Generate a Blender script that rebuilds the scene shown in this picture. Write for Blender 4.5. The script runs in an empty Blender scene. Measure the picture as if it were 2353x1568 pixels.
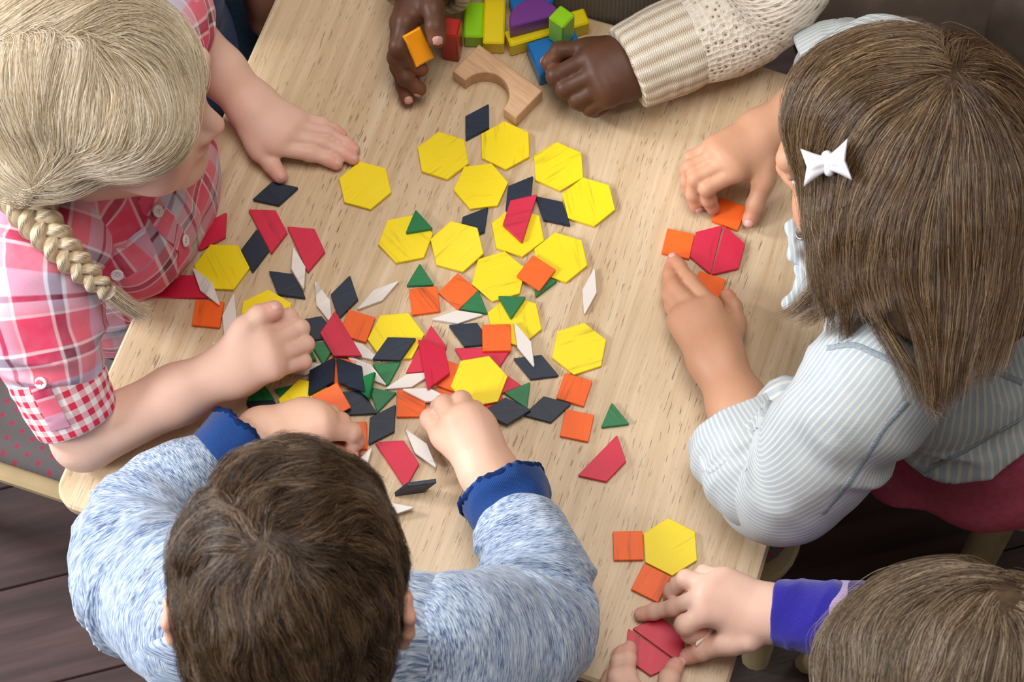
import bpy, math, random
import numpy as np
from mathutils import Vector, Matrix

random.seed(7)
rng = np.random.default_rng(7)
SC = bpy.context.scene
COL = SC.collection
V = lambda *a: np.array(a, float)

# ------------------------------------------------------------------ camera
TZ = 0.52                                   # table-top height above the floor
FPX = 4400.0                                # focal length in pixels of the 2353 px wide frame
CC = V(0.0, -0.65162504, 1.57712813 + TZ)
CF = V(0.0, 0.38186155, -0.92421954)
CR = V(0.99968401, -0.02323233, -0.00959895)
CU = V(0.02513725, 0.92392749, 0.38174089)
cam_d = bpy.data.cameras.new('camera')
cam = bpy.data.objects.new('camera', cam_d)
COL.objects.link(cam)
cam.matrix_world = Matrix(((CR[0], CU[0], -CF[0], CC[0]), (CR[1], CU[1], -CF[1], CC[1]),
                           (CR[2], CU[2], -CF[2], CC[2]), (0, 0, 0, 1)))
cam_d.sensor_width = 36.0
cam_d.lens = 36.0 * FPX / 2353.0
cam_d.clip_start = 0.05
cam_d.dof.use_dof = True
cam_d.dof.focus_distance = 1.66
cam_d.dof.aperture_fstop = 15.0
SC.camera = cam
SC.view_settings.view_transform = 'Standard'
SC.view_settings.look = 'None'
SC.view_settings.gamma = 1.0
SC.view_settings.use_curve_mapping = False
SC.view_settings.exposure = -0.22

# ------------------------------------------------------------------ light
world = bpy.data.worlds.new('world')
SC.world = world
world.use_nodes = True
wn = world.node_tree.nodes
wn['Background'].inputs[0].default_value = (1.0, 0.955, 0.90, 1)
wn['Background'].inputs[1].default_value = 0.27


def area(name, loc, aim, sx, sy, power, color):
    l = bpy.data.lights.new(name, 'AREA')
    l.shape = 'RECTANGLE'
    l.size, l.size_y, l.energy, l.color = sx, sy, power, color
    o = bpy.data.objects.new(name, l)
    COL.objects.link(o)
    o.location = loc
    d = Vector(aim) - Vector(loc)
    o.rotation_euler = d.to_track_quat('-Z', 'Y').to_euler()
    return o


# daylight through the window on the left, and the lamps of the ceiling
area('window_light', (-2.75, 0.85, 1.95), (0.0, -0.1, 0.52), 0.7, 0.8, 150.0, (0.93, 0.96, 1.0))
area('second_window_light', (-2.65, -0.95, 2.20), (0.0, -0.1, 0.52), 0.7, 0.8, 95.0, (0.93, 0.96, 1.0))
area('ceiling_light', (0.12, 0.22, 3.0), (0.05, 0.0, 0.5), 1.5, 1.3, 50.0, (1.0, 0.95, 0.88))


def P(px, py, z=0.0):
    """the point at height z above the table top that the photograph shows at pixel px, py"""
    d = CF + (px - 1176.5) / FPX * CR - (py - 784.0) / FPX * CU
    return CC + d * ((z + TZ - CC[2]) / d[2])


def proj(Q):
    d = np.asarray(Q) - CC
    w = d @ CF
    return 1176.5 + FPX * (d @ CR) / w, 784.0 - FPX * (d @ CU) / w


# ------------------------------------------------------------------ objects
def tag(o, label=None, cat=None, group=None, kind=None):
    if label: o['label'] = label
    if cat: o['category'] = cat
    if group: o['group'] = group
    if kind: o['kind'] = kind
    return o


def empty(name, loc):
    o = bpy.data.objects.new(name, None)
    o.empty_display_size = 0.05
    COL.objects.link(o)
    o.location = Vector(loc)
    return o


def new_mesh(name, verts, faces, mat, parent=None, smooth=True, loc=None):
    me = bpy.data.meshes.new(name)
    verts = np.asarray(verts, np.float32)
    if isinstance(faces, np.ndarray):
        n, k = faces.shape
        me.vertices.add(len(verts)); me.vertices.foreach_set('co', verts.ravel())
        me.loops.add(n * k); me.loops.foreach_set('vertex_index', faces.astype(np.int32).ravel())
        me.polygons.add(n); me.polygons.foreach_set('loop_start', np.arange(0, n * k, k, dtype=np.int32))
        me.update(calc_edges=True)
    else:
        me.from_pydata([tuple(map(float, v)) for v in verts], [], [tuple(f) for f in faces])
    if mat: me.materials.append(mat)
    if smooth: me.polygons.foreach_set('use_smooth', np.ones(len(me.polygons), bool))
    return link(name, me, parent, loc)


def fixn(o):
    import bmesh
    bm = bmesh.new(); bm.from_mesh(o.data)
    bmesh.ops.remove_doubles(bm, verts=bm.verts[:], dist=1e-5); bmesh.ops.recalc_face_normals(bm, faces=bm.faces[:])
    bm.to_mesh(o.data); bm.free()
    return o


def link(name, me, parent=None, loc=None):
    o = bpy.data.objects.new(name, me)
    COL.objects.link(o)
    if loc is not None: o.location = Vector(loc)
    if parent is not None: attach(o, parent)
    return o


def attach(o, parent):
    """parent o so that its present place in the world stays (parents here are unrotated, at scale 1, or meshes at the origin)"""
    o.parent = parent
    off = Vector((0, 0, 0))
    p = parent
    while p is not None:
        off += p.location
        p = p.parent
    o.location = o.location - off
    return o


def vec_attr(o, name, data):
    data = np.asarray(data, np.float32)
    at = o.data.attributes.new(name, 'FLOAT_VECTOR' if data.ndim == 2 else 'FLOAT', 'POINT')
    at.data.foreach_set('vector' if data.ndim == 2 else 'value', data.ravel())


# ------------------------------------------------------------------ noise
def _hash(i, j, k, s):
    n = (i * 374761393 + j * 668265263 + k * 2147483647 + s * 974711) & 0x7fffffff
    n = ((n ^ (n >> 13)) * 1274126177) & 0x7fffffff
    return ((n ^ (n >> 16)) & 0xffff) / 32767.5 - 1.0


def noise3(Q, seed=0):
    Q = np.asarray(Q)
    f = np.floor(Q); u = Q - f
    f = f.astype(np.int64); u = u * u * (3 - 2 * u)
    r = 0
    for a in (0, 1):
        for b in (0, 1):
            for c in (0, 1):
                w = (u[..., 0] if a else 1 - u[..., 0]) * (u[..., 1] if b else 1 - u[..., 1]) * (u[..., 2] if c else 1 - u[..., 2])
                r = r + w * _hash(f[..., 0] + a, f[..., 1] + b, f[..., 2] + c, seed)
    return r


# ------------------------------------------------------------------ implicit bodies
def unit(v):
    v = np.asarray(v, float)
    return v / np.linalg.norm(v)


def frame(fwd, up):
    f = unit(fwd); r = unit(np.cross(f, up)); u = np.cross(r, f)
    return np.stack([r, f, u])          # rows: right, forward, up


def smin(a, b, k):
    if k <= 0: return np.minimum(a, b)
    h = np.maximum(k - np.abs(a - b), 0) / k
    return np.minimum(a, b) - h * h * k * 0.25


class Field:
    """round cones and ellipsoids joined smoothly; groups keep fingers apart; cuts open sleeves"""
    def __init__(self):
        self.groups = []; self.cuts = []; self.disp = None; self.dmax = 0.0

    def group(self, k_in, k_out):
        self.groups.append(([], k_in, k_out))
        return self

    def cone(self, a, ra, b, rb):
        a = np.asarray(a, float); b = np.asarray(b, float)
        self.groups[-1][0].append((0, a, b, ra, rb, (a + b) / 2, np.linalg.norm(b - a) / 2 + max(ra, rb)))
        return self

    def chain(self, pts, rs):
        for i in range(len(pts) - 1): self.cone(pts[i], rs[i], pts[i + 1], rs[i + 1])
        return self

    def ell(self, c, r, R=None):
        c = np.asarray(c, float)
        self.groups[-1][0].append((1, c, np.asarray(r, float), np.eye(3) if R is None else np.asarray(R), None, c, max(r)))
        return self

    def cut(self, f, k=0.002):
        self.cuts.append((f, k)); return self

    @staticmethod
    def _d(p, X):
        if p[0] == 0:
            _, a, b, ra, rb, _, _ = p
            ab = b - a; L = ab @ ab
            XA = X - a
            t = np.clip((XA @ ab) / max(L, 1e-12), 0, 1)
            return np.sqrt((((XA - t[..., None] * ab)) ** 2).sum(-1)) - (ra + t * (rb - ra))
        _, c, r, R, _, _, _ = p
        q = (X - c) @ R.T
        k0 = np.sqrt(((q / r) ** 2).sum(-1)); k1 = np.sqrt(((q / (r * r)) ** 2).sum(-1)) + 1e-9
        return k0 * (k0 - 1.0) / k1

    def raw(self, X, cull=None):
        """X (..., 3); cull=(centres, radius) with X of shape (nb, m, 3) skips far pieces"""
        out = np.full(X.shape[:-1], 1e3)
        for prims, ki, ko in self.groups:
            g = np.full(X.shape[:-1], 1e3)
            hit = None
            for p in prims:
                if cull is None:
                    g = smin(g, self._d(p, X), ki); hit = True
                else:
                    m = np.linalg.norm(cull[0] - p[5], axis=-1) < p[6] + cull[1] + max(ki, ko)
                    if m.any():
                        g[m] = smin(g[m], self._d(p, X[m]), ki)
                        hit = m if hit is None else hit | m
            if hit is None: continue
            if hit is True: out = smin(out, g, ko)
            else: out[hit] = smin(out[hit], g[hit], ko)
        for f, k in self.cuts:
            out = -smin(-out, f.raw(X, cull), k)
        return out

    def __call__(self, X, cull=None):
        d = self.raw(X, cull)
        if self.disp is not None:
            m = np.abs(d) < self.dmax * 2.5 + 0.01
            if m.any(): d[m] = d[m] - self.disp(X[m])
        return d

    def grad(self, X, e=0.0008):
        g = np.stack([self(X + e * np.eye(3)[i]) - self(X - e * np.eye(3)[i]) for i in range(3)], -1)
        return g / (np.linalg.norm(g, axis=-1, keepdims=True) + 1e-12)

    def bounds(self):
        lo = np.full(3, 1e9); hi = -lo
        for prims, _, ko in self.groups:
            for p in prims:
                if p[0] == 0:
                    for q, r in ((p[1], p[3]), (p[2], p[4])): lo = np.minimum(lo, q - r); hi = np.maximum(hi, q + r)
                else: lo = np.minimum(lo, p[5] - p[6]); hi = np.maximum(hi, p[5] + p[6])
        return lo - 0.012, hi + 0.012

    def mesh(self, h):
        lo, hi = self.bounds()
        B = 8
        nb = np.ceil((hi - lo) / (B * h)).astype(int) + 1
        g = np.stack(np.meshgrid(*[np.arange(n) for n in nb], indexing='ij'), -1)
        cen = lo + (g + 0.5) * B * h
        rad = B * h * 0.87
        dc = self(cen.reshape(-1, 1, 3), (cen.reshape(-1, 3), 2.2 * rad)).reshape(nb)
        act = np.abs(dc) < rad * 1.45 + 0.006 + self.dmax
        D = np.repeat(np.repeat(np.repeat(np.where(dc < 0, -1.0, 1.0).astype(np.float32), B, 0), B, 1), B, 2)
        ids = np.argwhere(act)
        off = np.stack(np.meshgrid(*[np.arange(B)] * 3, indexing='ij'), -1).reshape(-1, 3) * h
        base = lo + ids * B * h
        Dv = D.reshape(nb[0], B, nb[1], B, nb[2], B)
        for s in range(0, len(ids), 3000):
            bb = base[s:s + 3000]
            X = bb[:, None, :] + off[None]
            d = self(X, (bb + B * h * 0.5, rad))
            i = ids[s:s + 3000]
            Dv[i[:, 0], :, i[:, 1], :, i[:, 2], :] = d.reshape(-1, B, B, B)
        return surface_nets(D, lo, h)


def surface_nets(D, lo, h):
    S = D < 0
    n = np.array(D.shape)
    cnt = np.zeros(n - 1, np.uint8)
    for a in (0, 1):
        for b in (0, 1):
            for c in (0, 1):
                cnt += S[a:n[0] - 1 + a, b:n[1] - 1 + b, c:n[2] - 1 + c]
    cells = np.argwhere((cnt > 0) & (cnt < 8))
    lin = (cells[:, 0] * (n[1] - 1) + cells[:, 1]) * (n[2] - 1) + cells[:, 2]
    acc = np.zeros((len(cells), 3)); num = np.zeros(len(cells))
    crn = [(a, b, c) for a in (0, 1) for b in (0, 1) for c in (0, 1)]
    val = {q: D[cells[:, 0] + q[0], cells[:, 1] + q[1], cells[:, 2] + q[2]] for q in crn}
    for q in crn:
        for ax in range(3):
            if q[ax] == 0:
                r = list(q); r[ax] = 1; r = tuple(r)
                v0, v1 = val[q], val[r]
                m = (v0 < 0) != (v1 < 0)
                t = np.where(m, v0 / np.where(m, v0 - v1, 1), 0)
                pt = np.tile(np.array(q, float), (len(cells), 1)); pt[:, ax] += t
                acc[m] += pt[m]; num[m] += 1
    verts = lo + h * (cells + acc / num[:, None])
    quads = []
    for ax in range(3):
        u, v = (ax + 1) % 3, (ax + 2) % 3
        sl0 = [slice(1, n[i] - 1) for i in range(3)]; sl1 = list(sl0)
        sl0[ax] = slice(0, n[ax] - 1); sl1[ax] = slice(1, n[ax])
        A, Bm = S[tuple(sl0)], S[tuple(sl1)]
        e = np.argwhere(A != Bm)
        if len(e) == 0: continue
        flip = A[tuple(e.T)]
        o = np.ones(3, int); o[ax] = 0
        e = e + o
        idx = []
        for du, dv in ((0, 0), (1, 0), (1, 1), (0, 1)):
            c = e.copy(); c[:, u] -= du; c[:, v] -= dv
            idx.append((c[:, 0] * (n[1] - 1) + c[:, 1]) * (n[2] - 1) + c[:, 2])
        q = np.stack(idx, -1)
        q[~flip] = q[~flip][:, ::-1]
        quads.append(q)
    q = np.concatenate(quads)
    f = np.searchsorted(lin, q)
    return verts, f

# ------------------------------------------------------------------ materials
class N:
    """a small writer for node materials"""
    def __init__(self, name, rough=0.5, spec=0.5):
        self.m = bpy.data.materials.new(name); self.m.use_nodes = True
        self.t = self.m.node_tree; self.b = self.t.nodes['Principled BSDF']
        self.b.inputs['Roughness'].default_value = rough
        self.b.inputs['Specular IOR Level'].default_value = spec

    def n(self, typ, **kw):
        nd = self.t.nodes.new(typ)
        for k, v in kw.items(): setattr(nd, k, v)
        return nd

    def set(self, sock, v):
        if isinstance(v, bpy.types.NodeSocket): self.t.links.new(v, sock)
        elif isinstance(v, (tuple, list)) and len(v) == 3 and sock.type == 'RGBA': sock.default_value = (*v, 1)
        else: sock.default_value = v

    def math(self, op, a, b=None, c=None, clamp=False):
        nd = self.n('ShaderNodeMath', operation=op, use_clamp=clamp)
        for i, v in enumerate((a, b, c)):
            if v is not None: self.set(nd.inputs[i], v)
        return nd.outputs[0]

    def mix(self, f, a, b, mode='MIX'):
        nd = self.n('ShaderNodeMix', data_type='RGBA', blend_type=mode)
        self.set(nd.inputs[0], f); self.set(nd.inputs[6], a); self.set(nd.inputs[7], b)
        return nd.outputs[2]

    def coord(self, out='Object'): return self.n('ShaderNodeTexCoord').outputs[out]

    def attr(self, name, out='Vector'): return self.n('ShaderNodeAttribute', attribute_name=name).outputs[out]

    def mapping(self, v, scale=(1, 1, 1), rot=(0, 0, 0), loc=(0, 0, 0)):
        nd = self.n('ShaderNodeMapping')
        self.set(nd.inputs[0], v); self.set(nd.inputs[1], loc); self.set(nd.inputs[2], rot); self.set(nd.inputs[3], scale)
        return nd.outputs[0]

    def noise(self, v, scale=1.0, detail=3.0, rough=0.5, out=0):
        nd = self.n('ShaderNodeTexNoise')
        if v is not None: self.set(nd.inputs['Vector'], v)
        self.set(nd.inputs['Scale'], scale); self.set(nd.inputs['Detail'], detail); self.set(nd.inputs['Roughness'], rough)
        return nd.outputs[out]

    def ramp(self, f, stops, interp='LINEAR'):
        nd = self.n('ShaderNodeValToRGB'); cr = nd.color_ramp; cr.interpolation = interp
        while len(cr.elements) < len(stops): cr.elements.new(0.5)
        for e, (p, c) in zip(cr.elements, stops):
            e.position = p; e.color = (*c, 1) if isinstance(c, tuple) else (c, c, c, 1)
        self.set(nd.inputs[0], f)
        return nd.outputs[0]

    def sep(self, v):
        nd = self.n('ShaderNodeSeparateXYZ'); self.set(nd.inputs[0], v)
        return nd.outputs

    def comb(self, x, y, z=0.0):
        nd = self.n('ShaderNodeCombineXYZ')
        for i, v in enumerate((x, y, z)): self.set(nd.inputs[i], v)
        return nd.outputs[0]

    def bump(self, h, strength=0.3, dist=0.001):
        nd = self.n('ShaderNodeBump'); self.set(nd.inputs['Height'], h)
        nd.inputs['Strength'].default_value = strength; nd.inputs['Distance'].default_value = dist
        self.set(self.b.inputs['Normal'], nd.outputs[0])

    def color(self, c): self.set(self.b.inputs['Base Color'], c); return self

    def rnd(self): return self.n('ShaderNodeObjectInfo').outputs['Random']


def plain(name, col, rough=0.5, spec=0.5, vary=0.06, scale=60):
    w = N(name, rough, spec)
    f = w.noise(w.coord(), scale, 3)
    d = tuple(max(0, c * (1 - 2.2 * vary)) for c in col)
    w.color(w.mix(f, d, tuple(min(1, c * (1 + vary)) for c in col)))
    return w.m


TROT = math.radians(-20.0)                   # the table stands turned by twenty degrees


def mat_table():
    w = N('rubberwood', 0.38, 0.4)
    c = w.mapping(w.coord(), rot=(0, 0, -TROT))
    s = w.sep(c)
    stave = w.math('FLOOR', w.math('DIVIDE', w.math('ADD', s[0], 0.013), 0.052))
    wn_ = w.n('ShaderNodeTexWhiteNoise', noise_dimensions='1D'); w.set(wn_.inputs['W'], stave)
    r = wn_.outputs['Value']
    g = w.comb(s[0], w.math('ADD', s[1], w.math('MULTIPLY', r, 7.0)), r)
    warp = w.noise(w.mapping(g, scale=(5, 2.2, 1)), 1.0, 2)
    gx = w.comb(w.math('ADD', s[0], w.math('MULTIPLY', warp, 0.03)), w.math('ADD', s[1], w.math('MULTIPLY', r, 7.0)), r)
    band = w.noise(w.mapping(gx, scale=(95, 3.2, 1)), 1.0, 4, 0.6)
    fine = w.noise(w.mapping(gx, scale=(620, 14, 1)), 1.0, 2, 0.5)
    blot = w.noise(w.mapping(g, scale=(9, 6, 1)), 1.0, 2)
    col = w.ramp(band, [(0.22, (0.46, 0.312, 0.170)), (0.5, (0.59, 0.435, 0.275)), (0.78, (0.68, 0.545, 0.390))])
    col = w.mix(w.math('MULTIPLY', w.math('SUBTRACT', r, 0.3), 0.34, clamp=True), col, (0.64, 0.505, 0.35))
    col = w.mix(w.ramp(fine, [(0.35, 0.22), (0.6, 0.0)]), col, (0.36, 0.21, 0.09))
    pore = w.noise(w.mapping(gx, scale=(760, 62, 1)), 1.0, 1, 0.4)
    many = w.ramp(blot, [(0.36, 0.0), (0.66, 1.0)])
    pm = w.math('MULTIPLY', w.ramp(pore, [(0.655, 0.0), (0.70, 1.0)]), w.math('ADD', 0.25, w.math('MULTIPLY', many, 0.75)))
    col = w.mix(w.math('MULTIPLY', pm, 0.75), col, (0.14, 0.075, 0.03))
    w.color(col)
    w.set(w.b.inputs['Roughness'], w.math('ADD', 0.34, w.math('MULTIPLY', band, 0.14)))
    w.bump(w.math('SUBTRACT', w.math('MULTIPLY', fine, 0.3), pm), 0.25, 0.0004)
    return w.m


def mat_tile(name, col, light, rough=0.42, amp=0.5):
    """stained thin wood; the grain turns with each tile"""
    w = N(name, rough, 0.28)
    r = w.rnd()
    rot = w.comb(0.0, 0.0, w.math('MULTIPLY', w.math('FLOOR', w.math('MULTIPLY', r, 5.0)), 1.05))
    nd = w.n('ShaderNodeVectorRotate', rotation_type='EULER_XYZ'); w.set(nd.inputs['Vector'], w.coord()); w.set(nd.inputs['Rotation'], rot)
    v = w.n('ShaderNodeVectorMath', operation='ADD'); w.set(v.inputs[0], nd.outputs[0]); w.set(v.inputs[1], w.comb(r, w.math('MULTIPLY', r, 3.7), 0.0))
    q = v.outputs[0]
    gr = w.noise(w.mapping(q, scale=(26, 330, 330)), 1.0, 4, 0.65)
    wav = w.noise(w.mapping(q, scale=(12, 110, 110)), 1.0, 2)
    big = w.noise(w.mapping(q, scale=(55, 70, 70)), 1.0, 3)
    f = w.math('ADD', w.math('MULTIPLY', gr, amp), w.math('MULTIPLY', wav, 1 - amp))
    dark = tuple(c * 0.52 for c in col)
    c = w.ramp(f, [(0.30, dark), (0.45, col), (0.60, col), (0.74, light)])
    c = w.mix(w.math('MULTIPLY', w.math('SUBTRACT', r, 0.6), 0.4, clamp=True), c, light)
    c = w.mix(w.ramp(big, [(0.5, 0.0), (0.85, 0.22)]), c, light)
    w.color(c)
    w.bump(f, 0.35, 0.0005)
    return w.m


def mat_floor():
    w = N('dark_floor_wood', 0.33, 0.45)
    r = w.rnd()
    c = w.coord()
    s = w.sep(c)
    q = w.comb(w.math('ADD', s[0], w.math('MULTIPLY', r, 9.0)), s[1], r)
    gr = w.noise(w.mapping(q, scale=(3.0, 42, 1)), 1.0, 5, 0.62)
    fine = w.noise(w.mapping(q, scale=(14, 300, 1)), 1.0, 2)
    col = w.ramp(gr, [(0.25, (0.018, 0.010, 0.010)), (0.5, (0.052, 0.029, 0.028)), (0.8, (0.105, 0.060, 0.055))])
    col = w.mix(w.math('MULTIPLY', r, 0.35), col, (0.045, 0.026, 0.026))
    w.color(col); w.bump(fine, 0.2, 0.0006)
    return w.m


def mat_skin(name, base, red, shade):
    w = N(name, 0.50, 0.30)
    c = w.coord()
    f = w.noise(c, 28, 3, 0.55)
    fl = w.attr('flush', 'Fac')
    col = w.mix(w.ramp(f, [(0.36, 0.0), (0.72, 0.55)]), base, shade)
    col = w.mix(w.math('MULTIPLY', fl, 0.85, clamp=True), col, red)
    w.color(col)
    w.b.inputs['Subsurface Weight'].default_value = 0.15
    w.b.inputs['Subsurface Radius'].default_value = (1.0, 0.35, 0.2)
    w.b.inputs['Subsurface Scale'].default_value = 0.0035
    h = w.noise(c, 900, 2, 0.5)
    cr = w.sep(w.attr('crease'))
    cw = w.math('MULTIPLY', w.math('POWER', w.math('ADD', w.math('MULTIPLY', w.math('SINE', w.math('MULTIPLY', cr[0], 3300.0)), 0.5), 0.5), 4.0), cr[1])
    w.color(w.mix(w.math('MULTIPLY', cw, 0.22), col, shade))
    w.bump(w.math('SUBTRACT', w.math('ADD', w.math('MULTIPLY', h, 0.25), w.math('MULTIPLY', w.noise(c, 240, 2), 0.55)), w.math('MULTIPLY', cw, 0.8)), 0.28, 0.0006)
    return w.m


def mat_hair(name, cols, rough=0.34, spec=0.55):
    """cols: dark, mid, light, glint - every strand takes its own tone"""
    w = N(name, rough, spec)
    hi = w.n('ShaderNodeHairInfo')
    t = w.attr('tone', 'Fac')
    f = w.math('ADD', w.math('MULTIPLY', hi.outputs['Random'], 0.4), w.math('MULTIPLY', t, 0.6))
    col = w.ramp(f, [(0.15, cols[0]), (0.42, cols[1]), (0.68, cols[2]), (0.95, cols[3])])
    w.color(col)
    return w.m


def mat_hairbase(name, cols):
    w = N(name, 0.5, 0.3)
    f = w.noise(w.coord(), 90, 4, 0.6)
    w.color(w.ramp(f, [(0.3, cols[0]), (0.7, cols[1])]))
    return w.m


M = {}
M['table'] = mat_table()
M['birch'] = plain('birch_chair_wood', (0.50, 0.37, 0.20), 0.35, 0.45, 0.12, 25)
M['floor'] = mat_floor()
M['hex'] = mat_tile('yellow_stain', (0.86, 0.655, 0.002), (0.90, 0.73, 0.02), 0.4, 0.55)
M['sq'] = mat_tile('orange_stain', (0.84, 0.115, 0.006), (0.88, 0.19, 0.02), 0.42)
M['tri'] = mat_tile('green_stain', (0.008, 0.155, 0.045), (0.03, 0.30, 0.10), 0.36)
M['trap'] = mat_tile('red_stain', (0.58, 0.012, 0.050), (0.66, 0.035, 0.085), 0.4)
M['nav'] = mat_tile('navy_stain', (0.009, 0.016, 0.036), (0.026, 0.040, 0.070), 0.40)
M['wht'] = mat_tile('whitewash_stain', (0.72, 0.665, 0.625), (0.80, 0.77, 0.75), 0.5)

# ------------------------------------------------------------------ shapes
def prism(poly, z0, z1, bev=0.0004):
    """flat polygon (n,2), counter-clockwise, between two heights, edges eased"""
    p = np.asarray(poly, float); n = len(p); c = p.mean(0)
    d0 = p - np.roll(p, 1, 0); d1 = np.roll(p, -1, 0) - p
    n0 = np.stack([d0[:, 1], -d0[:, 0]], 1) / np.linalg.norm(d0, axis=1)[:, None]
    n1 = np.stack([d1[:, 1], -d1[:, 0]], 1) / np.linalg.norm(d1, axis=1)[:, None]
    off = (n0 + n1) / (1 + (n0 * n1).sum(1))[:, None]
    inn = p - off * bev
    rings = [(inn, z0), (p, z0 + bev), (p, z1 - bev), (inn, z1)]
    v = np.concatenate([np.c_[q, np.full(n, z)] for q, z in rings])
    f = [tuple(range(n))[::-1]]
    for k in range(3):
        for i in range(n):
            j = (i + 1) % n
            f.append((k * n + i, k * n + j, (k + 1) * n + j, (k + 1) * n + i))
    f.append(tuple(range(3 * n, 4 * n)))
    return v, f


def rot2(a): return np.array([[math.cos(a), -math.sin(a)], [math.sin(a), math.cos(a)]])


def corner_round(poly, r, seg=4):
    """round the corners of a polygon"""
    out = []; n = len(poly)
    p = np.asarray(poly, float)
    for i in range(n):
        a, b, c = p[i - 1], p[i], p[(i + 1) % n]
        u, v = unit(a - b), unit(c - b)
        half = math.acos(np.clip(u @ v, -1, 1)) / 2
        t = r / math.tan(half); cen = b + unit(u + v) * r / math.sin(half)
        s, e = b + u * t - cen, b + v * t - cen
        a0, a1 = math.atan2(s[1], s[0]), math.atan2(e[1], e[0])
        da = (a1 - a0 + math.pi) % (2 * math.pi) - math.pi
        for k in range(seg + 1):
            an = a0 + da * k / seg
            out.append(cen + r * np.array([math.cos(an), math.sin(an)]))
    return np.array(out)


def tube(path, radii, seg=10, flat=None, up=(0, 0, 1)):
    """swept tube with closed ends; flat scales the second axis"""
    path = np.asarray(path, float); n = len(path)
    vs, fs = [], []
    for i in range(n):
        t = unit(path[min(i + 1, n - 1)] - path[max(i - 1, 0)])
        s = np.cross(t, up)
        s = unit(s) if np.linalg.norm(s) > 1e-4 else V(1, 0, 0)
        w = np.cross(s, t)
        r = radii[i] if hasattr(radii, '__len__') else radii
        k = 1.0 if flat is None else flat
        for j in range(seg):
            a = 2 * math.pi * j / seg
            vs.append(path[i] + r * (math.cos(a) * s + k * math.sin(a) * w))
    for i in range(n - 1):
        for j in range(seg):
            k = (j + 1) % seg
            fs.append((i * seg + j, (i + 1) * seg + j, (i + 1) * seg + k, i * seg + k)[::-1])
    fs.append(tuple(range(seg))); fs.append(tuple(range((n - 1) * seg, n * seg))[::-1])
    return vs, fs


def join(parts):
    vs, fs = [], []
    for v, f in parts:
        o = len(vs); vs += [tuple(map(float, x)) for x in v]; fs += [tuple(o + i for i in q) for q in f]
    return vs, fs


def board(c, ax, ay, az, sx, sy, sz, bev=0.003):
    """a box about c along three axes"""
    v, f = prism([(-sx / 2, -sy / 2), (sx / 2, -sy / 2), (sx / 2, sy / 2), (-sx / 2, sy / 2)], -sz / 2, sz / 2, bev)
    A = np.stack([ax, ay, az])
    return np.asarray(v) @ A + c, f


# ------------------------------------------------------------------ floor of dark planks
E1 = V(math.cos(TROT), math.sin(TROT), 0); E2 = V(-math.sin(TROT), math.cos(TROT), 0); EZ = V(0, 0, 1)
subv, subf = board(V(0, 0, -0.018), V(1, 0, 0), V(0, 1, 0), EZ, 5.4, 5.0, 0.012, 0.002)
floor = new_mesh('floor', subv, subf, M['floor'], None, False)
tag(floor, 'dark reddish brown plank floor under the table and chairs', None, None, 'structure')
FANG = math.radians(13.0); F1 = V(math.cos(FANG), math.sin(FANG), 0); F2 = V(-math.sin(FANG), math.cos(FANG), 0)
PW, PL = 0.118, 1.05
pv, pf = prism([(-PL / 2, -PW / 2), (PL / 2, -PW / 2), (PL / 2, PW / 2), (-PL / 2, PW / 2)], -0.012, 0.0, 0.0014)
plank_me = None
wv_, wf_ = board(V(0, 2.45, 1.25), V(1, 0, 0), V(0, 1, 0), EZ, 5.4, 0.10, 2.55, 0.002)
tag(new_mesh('wall_back', wv_, wf_, plain('warm_white_wall', (0.72, 0.69, 0.64), 0.8), None, False), 'plain warm white wall beyond the far side of the table', None, None, 'structure')
for row in range(-13, 14):
    for k in range(-2, 2):
        c = F2 * (row * (PW + 0.0012)) + F1 * ((k + 0.5 + 0.37 * (row % 3)) * (PL + 0.0012))
        if abs(c[0]) > 1.45 or abs(c[1]) > 1.45: continue
        if plank_me is None:
            o = new_mesh('plank', pv, pf, M['floor'], floor, False, c); plank_me = o.data
        else: o = link('plank', plank_me, floor, c)
        o.rotation_euler = (0, 0, FANG)

# ------------------------------------------------------------------ table
def tab(u, v, z=0.0): return E1 * u + E2 * v + EZ * (TZ + z)


table = empty('table', tab(-0.03, 0.036, -TZ))
tag(table, 'square pale wooden play table strewn with coloured tiles', 'table')
poly = corner_round([(-0.331, -0.268), (0.269, -0.268), (0.269, 0.342), (-0.331, 0.342)], 0.022, 6)
tv, tf = prism(poly, -0.019, 0.0, 0.0028)
tv = np.array([tab(*q) for q in tv])
new_mesh('tabletop', tv, tf, M['table'], table, False)
for (a, b) in (((-0.28, -0.20), (0.22, -0.20)), ((-0.28, 0.275), (0.22, 0.275)), ((-0.265, -0.2), (-0.265, 0.275)), ((0.205, -0.2), (0.205, 0.275))):
    pa, pb = tab(*a, -0.0485), tab(*b, -0.0485)
    ax = unit(pb - pa); ay = np.cross(EZ, ax)
    v, f = board((pa + pb) / 2, ax, ay, EZ, np.linalg.norm(pb - pa), 0.018, 0.058)
    new_mesh('apron', v, f, M['birch'], table, False)
for u in (-0.262, 0.202):
    for w_ in (-0.198, 0.272):
        v, f = tube([tab(u, w_, -0.02), tab(u, w_, -0.3), tab(u, w_, -TZ)], [0.024, 0.022, 0.017], 12)
        new_mesh('leg', v, f, M['birch'], table)


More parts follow.
